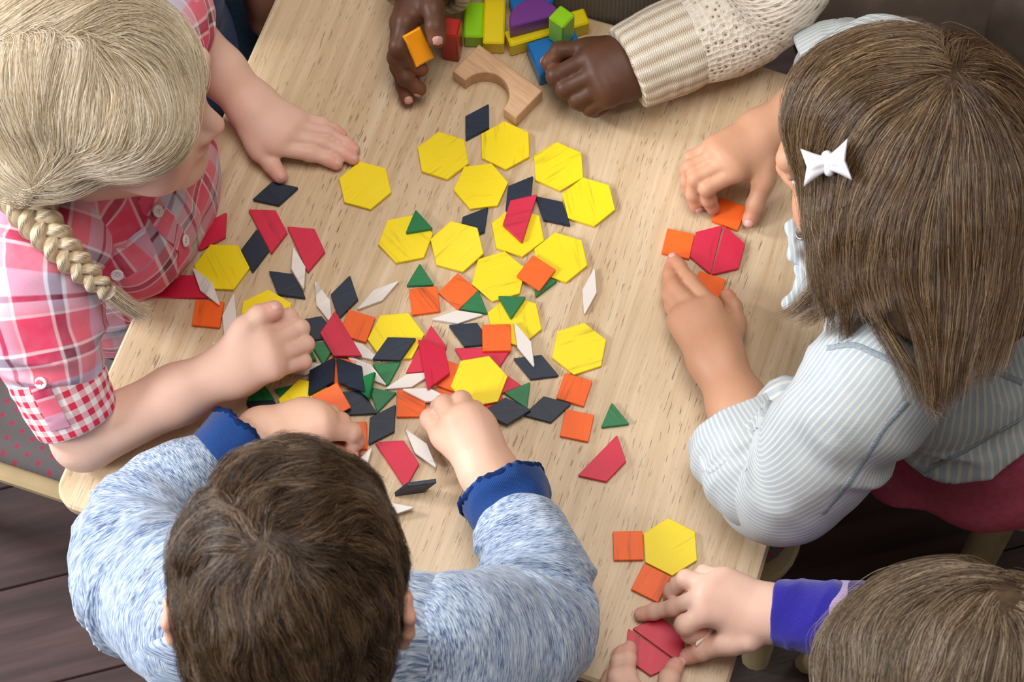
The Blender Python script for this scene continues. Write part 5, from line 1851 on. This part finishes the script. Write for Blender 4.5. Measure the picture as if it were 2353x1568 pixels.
    for a, ra, b, rb in (((1985, 520, .235), .034, (1985, 660, .185), .020), ((2090, 520, .250), .055, (2130, 780, .190), .030), ((2220, 480, .255), .060, (2235, 770, .192), .036), ((2310, 430, .250), .050, (2320, 700, .195), .034)):
        HF.cone(P(*a), ra, P(*b), rb)
    HG, _ = cap(c, R, sc, 0.008, (0, 68, 40), (0, 0.95, -0.30), (0, 0, -72), (0, 0.25, -1))
    HG.group(0.03, 0.03)
    for a, ra, b, rb in (((1985, 520, .235), .034, (1975, 860, .165), .030), ((2090, 520, .250), .055, (2130, 1100, .150), .046), ((2220, 480, .255), .060, (2225, 1100, .150), .048), ((2310, 430, .250), .050, (2310, 1050, .160), .044)):
        HG.cone(P(*a), ra, P(*b), rb)
    HG.disp = lambda X: 0.0016 * noise3(X * np.array([90, 90, 30]), 3); HG.dmax = 0.003
    HF.disp = lambda X: 0.0018 * noise3(X * 60, 3); HF.dmax = 0.003
    v, q = HF.mesh(0.0038)
    hair = new_mesh('hair', v, q, M['hairb_long'], e)
    strokes = [[(2150, 165), (2000, 150), (1880, 190), (1815, 290)], [(2160, 172), (1990, 200), (1880, 270), (1850, 340)], [(2165, 178), (2020, 250), (1950, 320), (1915, 370)],
               [(1915, 380), (1890, 460), (1880, 560), (1870, 660)], [(2170, 185), (2060, 300), (1985, 430), (1930, 560), (1900, 700)], [(2180, 190), (2100, 330), (2030, 480), (1985, 620), (2010, 760)],
               [(2188, 195), (2150, 350), (2090, 520), (2080, 640), (2120, 780), (2135, 900)], [(2195, 195), (2200, 380), (2180, 560), (2175, 720), (2160, 900)], [(2205, 190), (2255, 360), (2260, 560), (2240, 720), (2220, 870)],
               [(2215, 185), (2300, 330), (2330, 520), (2310, 700), (2280, 840)], [(2225, 178), (2330, 260), (2400, 420), (2400, 640)], [(2150, 158), (2030, 120), (1930, 110)], [(2190, 150), (2200, 110), (2260, 60)], [(2220, 165), (2320, 170), (2400, 200)]]
    fl = Flow(strokes, 3.2)
    ll = (v - (c + V(0, 0, TZ))) @ R.T
    rt = surface_roots(v, (ll[:, 2] > 0.015), 2100, 4)
    r = np.random.default_rng(3)
    G = comb(HG, rt, fl, 66, r.uniform(0.0048, 0.0058, len(rt)), lambda t, ph: 0.0010 + 0.0030 * np.abs(ph[:, 0]), 5, 0.14, 0.8)
    G = trim(G, lambda x, y, k: y > np.interp(x, [1800, 1880, 1960, 2040, 2095, 2118, 2150, 2200, 2260, 2300, 2353], [640, 690, 705, 690, 740, 905, 945, 895, 860, 835, 720])
             - 120 * (math.sin(k * 12.9898) * 0.5 + 0.5) ** 3 - 30 * math.sin(x[-1] * 0.11), 26)
    pa, ra, to = tufts(G, 46, 0.0030, 3, 0.2, 0.00013, 0.45, 0.0016, short=0.60)
    curves_obj('hair_strands', pa, ra, to, M['hair_long'], hair)
    locks = [[(1950, 560, .245), (1975, 660, .222), (2040, 770, .212), (2095, 860, .205), (2118, 950, .190)], [(2040, 600, .25), (2070, 690, .225), (2130, 790, .210), (2165, 900, .195)],
             [(1920, 560, .235), (1895, 640, .215), (1850, 700, .195), (1795, 730, .180)], [(1930, 580, .235), (1915, 660, .21), (1880, 715, .19), (1830, 742, .175)], [(1900, 520, .235), (1905, 620, .215), (1912, 720, .195), (1905, 770, .18)],
             [(1935, 560, .24), (1945, 660, .215), (1950, 760, .195), (1950, 810, .18)], [(2110, 620, .25), (2140, 740, .225), (2150, 850, .205), (2130, 930, .19)], [(2200, 620, .25), (2190, 760, .225), (2165, 870, .205), (2140, 935, .19)],
             [(2300, 600, .245), (2310, 740, .22), (2290, 830, .2), (2245, 860, .19)], [(2345, 560, .245), (2352, 700, .22), (2330, 780, .2)],
             [(2250, 650, .25), (2250, 760, .225), (2235, 860, .2)]]
    LG = []
    for t in locks:
        for k in range(7):
            o_ = r.normal(0, 7, 2); q_ = np.array([P(a + o_[0] * (0.5 + i * .4), b + o_[1], z + r.normal(0, .003)) for i, (a, b, z) in enumerate(t)])
            LG.append(dens(q_, 22))
    pa, ra, to = tufts(np.array(LG), 60, 0.0028, 9, 0.4, 0.00013, 0.35, 0.0020, short=0.65)
    curves_obj('loose_strands', pa, ra, np.clip(to + 0.22, 0, 1), M['hair_long'], hair)
    # bow
    x0 = hit(HF, 1902, 378); nb = unit(0.6 * HF.grad(x0[None])[0] + unit(CC - x0)); x0 = x0 + nb * 0.017; x0 = plane_hit(1902, 376, x0, nb)
    bow = empty('hair_bow', x0); attach(bow, e)
    to3 = lambda px, py: x0 + plane_hit(px, py, x0, nb) - x0
    for tip_a, tip_b in (((1825, 345), (1850, 428)), ((1943, 320), (1970, 412))):
        A, B = to3(*tip_a), to3(*tip_b); k0 = x0
        ax = (A + B) / 2 - k0; half_ = (B - A) / 2; s_ = unit(np.cross(nb, ax)); s_ *= np.sign(s_ @ half_)
        vs, fs = [], []; nu, nv = 14, 9
        for side in (1, -1):
            for i in range(nu):
                u = i / (nu - 1)
                for j in range(nv):
                    w_ = j / (nv - 1) * 2 - 1
                    hw_ = 0.0052 + (np.linalg.norm(half_) - 0.0052) * u ** 1.15
                    notch = (1 - abs(w_)) * 0.004 * u ** 4
                    ctr = k0 + ax * u - unit(ax) * notch + (half_ - s_ * np.linalg.norm(half_)) * u
                    bul = side * (0.0004 + 0.0050 * math.sin(math.pi * min(u * 0.9 + 0.02, 1)) * (1 - w_ * w_) ** 0.7 * (1 + 0.45 * math.cos(w_ * 7.5) * (1 - u)))
                    vs.append(ctr + s_ * hw_ * w_ + nb * (bul + 0.003 * u * w_ + (0.010 * u if tip_a[0] > 1900 else 0.0)))
        for sd in (0, 1):
            for i in range(nu - 1):
                for j in range(nv - 1):
                    b_ = sd * nu * nv; f_ = (b_ + i * nv + j, b_ + (i + 1) * nv + j, b_ + (i + 1) * nv + j + 1, b_ + i * nv + j + 1)
                    fs.append(f_ if sd == 0 else f_[::-1])
        for i in range(nu - 1):
            for j in (0, nv - 1): fs.append((i * nv + j, (i + 1) * nv + j, nu * nv + (i + 1) * nv + j, nu * nv + i * nv + j))
        for j in range(nv - 1): fs.append(((nu - 1) * nv + j, (nu - 1) * nv + j + 1, nu * nv + (nu - 1) * nv + j + 1, nu * nv + (nu - 1) * nv + j))
        fixn(new_mesh('bow_loop', vs, fs, M['bow'], bow))
    ax = unit(to3(1957, 366) - to3(1838, 387)); sd = np.cross(nb, ax)
    K = Field().group(0.003, 0.003).cone(x0 - sd * 0.0055 - nb * 0.0015, 0.0046, x0 + sd * 0.0055 - nb * 0.0015, 0.0046)
    v, q = K.mesh(0.0014); new_mesh('bow_knot', v, q, M['bow'], bow)
    vv, ff = tube([x0 - ax * 0.016 - nb * 0.009, x0 - nb * 0.0075, x0 + ax * 0.0250 - nb * 0.008], 0.0042, 10, 0.35, sd); new_mesh('clip', vv, ff, M['pink_clip'], bow)
    return p


def plane_hit(px, py, x0, n):
    d = CF + (px - 1176.5) / FPX * CR - (py - 784.0) / FPX * CU
    return CC + d * (((x0 - CC) @ n) / (d @ n))


def trim(G, stop, m):
    """cut guides where they pass the end line seen in the photograph and space their points evenly"""
    out = np.empty((len(G), m, 3))
    x, y = proj(G)
    for k in range(len(G)):
        s = np.nonzero(stop(x[k], y[k], k))[0]
        e = max(int(s[0]), 6) if len(s) else G.shape[1] - 1
        t = np.linspace(0, e, m); i = np.clip(t.astype(int), 0, G.shape[1] - 2); f = (t - i)[:, None]
        out[k] = G[k, i] * (1 - f) + G[k, i + 1] * f
    return out


DENIM = person_denim()

# ------------------------------------------------------------------ the person with royal blue cuffs
M['royal'] = mat_knit('royal_blue_jersey', (0.030, 0.022, 0.34), (0.014, 0.010, 0.17), 7000.0)
M['lilac'] = mat_knit('lilac_ribbing', (0.44, 0.32, 0.50), (0.28, 0.19, 0.34), 2600.0, 1, 0.7)
M['plum'] = mat_knit('deep_plum_blue_knit', (0.050, 0.028, 0.15), (0.022, 0.012, 0.075), 2300.0, 1, 0.6)
DBLOND = [(0.036, 0.021, 0.011), (0.095, 0.060, 0.032), (0.22, 0.150, 0.088), (0.46, 0.36, 0.25)]
M['hair_dblond'] = mat_hair('dark_blonde_hair', DBLOND, 0.30, 0.45); M['hairb_dblond'] = mat_hairbase('dark_blonde_hair_base', DBLOND[:2])


def person_royal():
    p = Person('person with dark blonde hair and a royal blue cuff in the lower right corner', P(2350, 1750, -0.3), FAIR, NAIL_F)
    z = tr((1360, 1290), 4.902)
    Rsh, Lsh = P(2230, 1490, 0.120), P(2120, 1930, 0.110)
    p.torso(Rsh, Lsh, 0.10, seat=-0.19)
    re, le = P(2070, 1452, 0.066), P(1850, 1780, 0.05)
    p.arm([Rsh, re], [0.034, 0.027]); p.arm([Lsh, le], [0.034, 0.027])
    p.hand(z, (2030, 600, 43), 0.0190,
           [[(1290, 590, 46, 9.6), (1050, 720, 40, 8.6), (1110, 820, 28, 7.8), (1260, 800, 24, 7.0)],
            [(1280, 400, 50, 9.6), (930, 520, 27, 7.4), (700, 570, 13, 6.8), (555, 600, 7, 5.8)],
            [(1380, 290, 50, 9.2), (1060, 205, 40, 7.8), (900, 340, 20, 7.0), (885, 420, 9, 6.2)],
            [(1520, 210, 45, 8.6), (1265, 135, 34, 6.8), (1190, 180, 18, 6.2), (1180, 250, 9, 5.6)]],
           [(1780, 880, 40, 11), (1500, 925, 30, 10.2), (1230, 1005, 18, 8.8), (1085, 1070, 9.5, 7.0)], nails='mt', elbow=(re, 0.026))
    p.hand(z, (760, 1960, 42), 0.0205,
           [[(520, 1560, 42, 9.2), (395, 1290, 30, 8.0), (405, 1110, 17, 7.2), (425, 985, 10, 6.0)],
            [(420, 1590, 43, 9.2), (290, 1310, 30, 8.0), (305, 1140, 17, 7.0), (335, 1030, 9, 6.0)],
            [(320, 1640, 40, 8.8), (200, 1480, 27, 7.2), (185, 1380, 15, 6.6), (205, 1290, 8, 5.8)],
            [(250, 1720, 35, 8.2), (130, 1560, 24, 6.4), (130, 1470, 13, 6.0), (150, 1400, 8, 5.4)]],
           [(860, 1760, 38, 10), (830, 1560, 30, 10), (870, 1330, 19, 8.8), (935, 1190, 11, 7.4)], nails='imrt', elbow=(le, 0.027))
    c = P(2185, 1585, 0.235) - V(0, 0, TZ); R = frame((-0.93, 0.10, -0.33), (-0.30, 0.10, 0.95))
    p.face(c, R, 0.97, (Lsh + Rsh) / 2)
    p.skin_mesh()
    e = p.e
    F = Field().group(0.03, 0.03).cone(Rsh, 0.05, Lsh, 0.05)
    Rt = np.stack([p.s, p.f, EZ])
    for t, wv, dv in ((0.18, 0.98, 0.078), (0.5, 1.0, 0.085), (0.9, 1.05, 0.092)): F.ell(p.mid * (1 - t) + p.hip * t, (p.hw * wv, dv, 0.09), Rt)
    F.disp = crumple(0.003, (0.05, 0.04, 0.04), 22, Rt); F.dmax = 0.004
    v, q = F.mesh(0.0045); sh = new_mesh('shirt', v, q, M['plum'], e); torso_uv(sh, p)
    sleeve('sleeve', sh, M['plum'], [Rsh, P(2140, 1470, .085), P(2040, 1448, 0.066), P(1930, 1432, 0.058)], [0.046, 0.036, 0.031, 0.028], [(0.05, 0.04, 0.003)], False, seed=2, h=0.003)
    d5 = [P(1962, 1434, 0.062), P(1948, 1433, 0.060), P(1934, 1431, 0.058)]
    sleeve('cuff_band', sh, M['lilac'], d5, [0.0305, 0.0325, 0.0315], [], False, seed=3, h=0.002, k=0.003)
    cu = [P(1940, 1432, 0.058), P(1918, 1430, 0.056), P(1890, 1425, 0.053), P(1830, 1414, 0.048), P(1782, 1408, 0.044)]
    sleeve('cuff', sh, M['royal'], cu, [0.0290, 0.0325, 0.0285, 0.0255, 0.0235], [(0.03, 0.03, 0.0015)], True, seed=4, h=0.0022, k=0.004, lip=0.03, shell=0.0018)
    sleeve('sleeve', sh, M['plum'], [Lsh, le, P(1700, 1745, 0.046)], [0.05, 0.036, 0.03], [(0.06, 0.04, 0.003)], True, seed=5, h=0.0035)
    legs(p, M['jeans'], 0.02)
    HF, W = cap(c, R, 0.97, 0.008, (0, 84, 42), (0, 0.9, -0.42), (0, 0, -75), (0, 0.25, -1))
    HF.disp = lambda X: 0.002 * noise3(X * 55, 3); HF.dmax = 0.003
    v, q = HF.mesh(0.0038); hair = new_mesh('hair', v, q, M['hairb_dblond'], e)
    zz = tr((1700, 1250), 3.603)
    strokes = [[zz(*a) for a in s] for s in ([(2000, 330), (1600, 320), (1250, 440), (1030, 640), (960, 820), (960, 1050)], [(2050, 340), (1750, 430), (1560, 620), (1440, 820), (1400, 1140)], [(2100, 350), (2020, 600), (1950, 900), (1900, 1180)],
               [(2200, 380), (2270, 700), (2240, 1180)], [(1900, 335), (1600, 400), (1330, 570), (1180, 800), (1130, 1100)], [(2050, 300), (1900, 250), (1600, 260)], [(2200, 320), (2400, 360), (2500, 600)], [(2000, 360), (1720, 560), (1640, 800), (1600, 1100)])]
    rt = surface_roots(v, v[:, 2] > -9, 1500, 6); r = np.random.default_rng(8)
    G = comb(HF, rt, Flow(strokes, 3.2), 30, r.uniform(0.003, 0.0052, len(rt)), lambda t, ph: 0.0010 + (0.0028 + 0.002 * ph[:, 0]) * t, 7, 0.4)
    pa, ra, to = tufts(G, 50, 0.0030, 5, 0.3, 0.00014, 0.4, 0.0016)
    curves_obj('hair_strands', pa, ra, to, M['hair_dblond'], hair)
    # the white tile between forefinger and thumb
    q = [P(*z(X, Y), h) for X, Y, h in ((1158, 975, 0.0300), (1180, 780, 0.0300), (1345, 775, 0.0300))]
    n = unit(np.cross(q[1] - q[0], q[2] - q[0])); n *= np.sign(n @ (CC - q[0]))
    dx = unit((q[2] - q[0]) * 0.75 + (q[1] - q[0]) * 0.5); dx = unit(dx - n * (dx @ n)); dy = np.cross(n, dx)
    tile('wht', q[0] + dx * SIDE * math.cos(math.radians(15)) - n * TH, 0, Rm=np.stack([dx, dy, n], 1), label='thin white rhombus tile pinched under the curled forefinger of the royal blue cuffed hand')
    return p


ROYAL = person_royal()


# ------------------------------------------------------------------ the person in the cream sweater
def mat_cream(rib):
    w = N('cream_rib_knit' if rib else 'cream_moss_knit', 0.95, 0.1)
    s = w.sep(w.attr('cloth'))
    if rib:
        a = w.math('ADD', w.math('MULTIPLY', w.math('SINE', w.math('MULTIPLY', s[1], 560.0)), 0.5), 0.5)
        st = w.math('ABSOLUTE', w.math('SINE', w.math('ADD', w.math('MULTIPLY', s[0], 1500.0), w.math('MULTIPLY', w.math('ABSOLUTE', w.math('SINE', w.math('MULTIPLY', s[1], 1120.0))), 1.6))))
        h = w.math('ADD', w.math('MULTIPLY', a, 0.7), w.math('MULTIPLY', st, 0.3))
        w.color(w.ramp(h, [(0.05, (0.46, 0.36, 0.25)), (0.5, (0.74, 0.65, 0.52)), (0.9, (0.82, 0.75, 0.63))]))
        w.bump(h, 0.9, 0.0022)
    else:
        v = w.comb(w.math('MULTIPLY', s[0], 165.0), w.math('MULTIPLY', s[1], 165.0), 0.0)
        vo = w.n('ShaderNodeTexVoronoi'); w.set(vo.inputs['Vector'], v); vo.inputs['Scale'].default_value = 1.0; vo.inputs['Randomness'].default_value = 0.45
        d = vo.outputs['Distance']
        th = w.noise(w.comb(w.math('MULTIPLY', s[0], 900.0), w.math('MULTIPLY', s[1], 700.0), 0.0), 1.0, 2)
        w.color(w.mix(w.math('MULTIPLY', th, 0.3), w.ramp(d, [(0.10, (0.05, 0.032, 0.018)), (0.17, (0.28, 0.20, 0.13)), (0.26, (0.70, 0.61, 0.49)), (0.6, (0.80, 0.73, 0.62))]), (0.80, 0.72, 0.60)))
        w.bump(w.math('ADD', w.math('MULTIPLY', th, 0.35), d), 0.9, 0.004)
    return w.m


M['cream_rib'], M['cream_moss'] = mat_cream(True), mat_cream(False)
M['taupe_knit'] = mat_knit('taupe_heather_knit', (0.26, 0.215, 0.165), (0.13, 0.105, 0.08), 1500.0, 1, 0.5)
M['hair_black'] = plain('black_curly_hair', (0.012, 0.009, 0.008), 0.6, 0.3, 0.3, 300)


def person_cream():
    p = Person('person in a cream knitted sweater holding building blocks in both dark hands', P(1400, -260, -0.3), DARK, NAIL_D)
    zr = tr((880, 0), 6.272); zl = tr((1040, 0), 5.1152)
    Rsh, Lsh = P(1150, -375, 0.15), P(1690, -305, 0.15)
    p.torso(Rsh, Lsh, 0.02, seat=-0.19)
    re, le = P(1010, -170, 0.060), P(1735, 25, 0.045)
    p.arm([Rsh, re], [0.034, 0.028]); p.arm([Lsh, P(1760, -80, .09), le], [0.036, 0.034, 0.029])
    p.hand(zr, (610, -150, 48), 0.0225,
           [[(330, 330, 62, 9.6), (225, 680, 56, 8.8), (370, 880, 42, 7.8), (545, 1000, 35, 6.8)],
            [(265, 330, 48, 9.6), (195, 830, 42, 8.6), (330, 1130, 30, 7.6), (520, 1285, 21, 6.8)],
            [(270, 340, 34, 9.2), (225, 960, 27, 8.2), (300, 1230, 16, 7.4), (355, 1425, 9.5, 6.8)],
            [(330, 340, 22, 8.6), (320, 860, 14, 7.2), (380, 1040, 10, 6.6), (430, 1180, 8, 6.0)]],
           [(640, -60, 62, 11.5), (720, 130, 74, 10.5), (760, 390, 75, 9.4), (778, 565, 70, 8.0)], nails='tmr', elbow=(re, 0.028))
    p.hand(zl, (2020, 800, 45), 0.0245,
           [[(1640, 690, 55, 10.4), (1220, 895, 40, 9.4), (1270, 960, 24, 8.2), (1400, 960, 18, 7.4)],
            [(1720, 870, 55, 10.4), (1330, 1050, 38, 9.0), (1380, 1100, 20, 8.0), (1500, 1090, 14, 7.2)],
            [(1790, 1010, 52, 10.0), (1470, 1180, 34, 8.4), (1520, 1210, 18, 7.6), (1630, 1190, 12, 6.8)],
            [(1850, 1130, 46, 9.4), (1620, 1270, 29, 7.6), (1670, 1290, 16, 7.0), (1760, 1260, 11, 6.4)]],
           [(1790, 560, 50, 11), (1530, 580, 48, 9.6), (1260, 600, 44, 8.8), (1130, 740, 40, 7.4)], nails='t', elbow=(le, 0.030))
    c = (Rsh + Lsh) / 2 + V(0.02, 0.02, 0.225) - V(0, 0, TZ); R = frame((0.02, -0.86, -0.5), (0, -0.5, 0.86))
    p.face(c, R, 1.0, (Lsh + Rsh) / 2)
    p.skin_mesh()
    e = p.e
    F = Field().group(0.03, 0.03).cone(Rsh, 0.05, Lsh, 0.05)
    Rt = np.stack([p.s, p.f, EZ])
    for t, wv, dv in ((0.18, 0.95, 0.075), (0.5, 0.98, 0.085), (0.75, 1.02, 0.09), (0.95, 1.05, 0.095)): F.ell(p.mid * (1 - t) + p.hip * t, (p.hw * wv, dv, 0.09), Rt)
    F.disp = crumple(0.004, (0.05, 0.05, 0.08), 31, Rt); F.dmax = 0.005
    v, q = F.mesh(0.0045); sh = new_mesh('sweater', v, q, M['taupe_knit'], e); torso_uv(sh, p)
    sleeve('sleeve', sh, M['cream_moss'], [Lsh + EZ * 0.004, P(1775, -60, 0.090), P(1715, 28, 0.055), P(1640, 68, 0.052), P(1575, 96, 0.050)], [0.060, 0.052, 0.046, 0.0425, 0.036], [(0.07, 0.06, 0.003)], False, seed=2, h=0.0028)
    sleeve('cuff', sh, M['cream_rib'], [P(1590, 90, 0.0505), P(1530, 116, 0.049), P(1480, 138, 0.047), P(1443, 156, 0.045)], [0.0375, 0.0345, 0.032, 0.0315], [(0.05, 0.05, 0.0008)], True, seed=3, h=0.0024, shell=0.003, fine=0.0012)
    sleeve('sleeve', sh, M['cream_moss'], [Rsh + EZ * 0.004, P(1010, -170, 0.066), P(990, -90, 0.056)], [0.058, 0.044, 0.036], [(0.06, 0.05, 0.003)], False, seed=4, h=0.003)
    sleeve('cuff', sh, M['cream_rib'], [P(994, -100, 0.056), P(984, -40, 0.052), P(980, 0, 0.048)], [0.0345, 0.032, 0.0325], [(0.05, 0.05, 0.0008)], True, seed=5, h=0.0026, shell=0.003, fine=0.0012)
    legs(p, M['jeans'], 0.06)
    HF, W = cap(c, R, 1.0, 0.016, (0, 80, 46), (0, 0.86, -0.5), (0, 0, -38), (0, 0.5, -1))
    HF.disp = lambda X: 0.004 * noise3(X * 140, 3) + 0.003 * noise3(X * 60, 5); HF.dmax = 0.008
    v, q = HF.mesh(0.004); new_mesh('hair', v, q, M['hair_black'], e)
    return p


CREAM = person_cream()

# ------------------------------------------------------------------ two people of whom little is in view
M['taupe_cloth'] = plain('taupe_brown_cloth', (0.110, 0.082, 0.066), 0.95, 0.1, 0.14, 45)


def onlooker(label, Rsh, Lsh, skin, cloth, trouser, leg_l, leg_r, arm_r, hair, head_up=0.2, legr=(0.075, 0.062, 0.05)):
    p = Person(label, (Rsh + Lsh) / 2, skin, NAIL_F)
    s = unit((Lsh - Rsh) * V(1, 1, 0)); f = np.cross(s, EZ); mid = (Rsh + Lsh) / 2; hw = np.linalg.norm(Lsh - Rsh) / 2
    p.s, p.f, p.mid, p.hw, p.hip = s, f, mid, hw, mid - EZ * 0.36
    c = mid + EZ * head_up - V(0, 0, TZ) + f * 0.02; R = frame(f + V(0, 0, -0.25), f * 0.25 + EZ)
    p.F.group(0.03, 0.03).cone(Rsh, 0.035, Lsh, 0.035)
    p.face(c, R, 1.0, mid)
    p.arm(arm_r, [0.036, 0.034, 0.032, 0.024][:len(arm_r)])
    for L in (leg_l, leg_r): p.arm(L, [x * 0.8 for x in legr][:len(L)])
    p.skin_mesh(0.004)
    Rt = np.stack([s, f, EZ])
    F = Field().group(0.03, 0.03).cone(Rsh, 0.05, Lsh, 0.05)
    for t, wv in ((0.2, 0.98), (0.6, 0.95), (1.0, 1.0)): F.ell(mid - EZ * 0.34 * t, (hw * wv, 0.085, 0.1), Rt)
    v, q = F.mesh(0.006); sh = new_mesh('shirt', v, q, cloth, p.e); torso_uv(sh, p)
    return p


def trousers(p, chains, rs, mat, amp=0.004, lam=(0.03, 0.06, 0.06), seed=3, h=0.004):
    F = Field()
    for ch in chains: F.group(0.03, 0.02).chain(ch, rs[:len(ch)])
    F.disp = crumple(amp, lam, seed); F.dmax = amp * 1.2
    v, q = F.mesh(h); o = new_mesh('trousers', v, q, mat, p.e); torso_uv(o, p)
    return o


# dark jeans beside the upper left table edge
ll = [P(320, -330, -0.22), P(570, 70, -0.20), P(600, 150, -0.50)]; lr = [P(180, -200, -0.22), P(455, 150, -0.21), P(520, 210, -0.50)]
jp = onlooker('person in dark blue jeans beside the upper left table edge, mostly out of view', P(60, -260, 0.17), P(420, -420, 0.17), DARK, M['navy_knit'], M['jeans'], ll, lr,
              [P(420, -420, 0.15), P(660, -180, 0.02), P(632, -30, -0.05), P(620, 35, -0.08)], None)
trousers(jp, [ll, lr], [0.085, 0.066, 0.045], M['jeans'], 0.004)
# taupe clothing at the upper right
ll = [P(2420, -60, -0.20), P(2015, 20, -0.20), P(2030, 120, -0.48)]; lr = [P(2560, 60, -0.18), P(2240, 60, -0.19), P(2260, 160, -0.48)]
tp = onlooker('person in taupe brown clothing behind the striped denim jacket, mostly out of view', P(2480, -380, 0.2), P(2750, -60, 0.2), TAN, M['taupe_cloth'], M['taupe_cloth'], ll, lr,
              [P(2750, -60, 0.18), P(2640, 110, 0.02), P(2420, 118, -0.06), P(2315, 165, -0.10)], None)
trousers(tp, [ll, lr], [0.11, 0.088, 0.06], M['taupe_cloth'], 0.006, (0.05, 0.05, 0.09))

# ------------------------------------------------------------------ chairs
_ang = math.radians


def under(p, ang, label, dx=0.0, dy=0.0, **k):
    return chair((p.hip[0] + dx, p.hip[1] + dy), ang, label, **k)


e2c = (P(100, 1130, -0.225) @ E2)
cx = E2 * (e2c + 0.205) + E1 * (P(235, 1200, -0.225) @ E1 - 0.09)
chair((cx[0], cx[1]), TROT, 'small birch chair with a grey red-dotted seat under the person in plaid', 0.41, 0.40, 0.300)
cch = under(CREAM, _ang(-95), 'small bentwood chair behind the person in the cream sweater', 0.0, 0.07, width=0.36, pad=False)
v, f = tube(dens([tuple(P(*t)) for t in ((1640, -110, -0.10), (1740, -40, -0.10), (1800, 8, -0.11), (1836, 55, -0.17), (1846, 100, -0.30), (1850, 150, -0.515))], 24), 0.017, 12, 0.7, (1, 0, 0.2))
new_mesh('arm_post', v, f, M['birch'], cch)
s2 = P(2000, 1112, -0.225); fa = math.atan2(DENIM.f[1], DENIM.f[0]); s2 = s2 + DENIM.s * -0.17 - DENIM.f * 0.06
dch = chair((s2[0], s2[1]), fa, 'small bentwood chair under the person in striped denim', 0.34, 0.34, 0.300)
for k in (0, 1):
    v, f = tube(dens([tuple(P(a + 26 * k, b - 12 * k, z)) for a, b, z in ((2440, 1075, -0.20), (2350, 1120, -0.22), (2300, 1168, -0.27), (2268, 1225, -0.36), (2225, 1310, -0.515))], 24), 0.013, 10, 1.5, (1, 0.3, 0))
    new_mesh('bent_leg', v, f, M['birch'], dch)
s3 = P(1835, 1505, -0.225) + V(0.155, -0.165, 0)
chair((s3[0], s3[1]), math.atan2(ROYAL.f[1], ROYAL.f[0]), 'small plain wooden chair under the person with a royal blue cuff', 0.36, 0.34, 0.300, pad=False)
under(HEATHER, _ang(92), 'small birch chair under the person in the heathered blue sweatshirt', 0.0, -0.02, width=0.36)
q = E1 * (P(1824, 1225, -0.225) @ E1 - 0.17) + E2 * (P(1742, 1350, -0.225) @ E2 + 0.17)
chair((q[0], q[1]), TROT, 'grey chair tucked under the right table edge, its rounded corner showing a red dot', 0.34, 0.36, 0.300, True, False)
q = P(1905, 1610, -0.12)
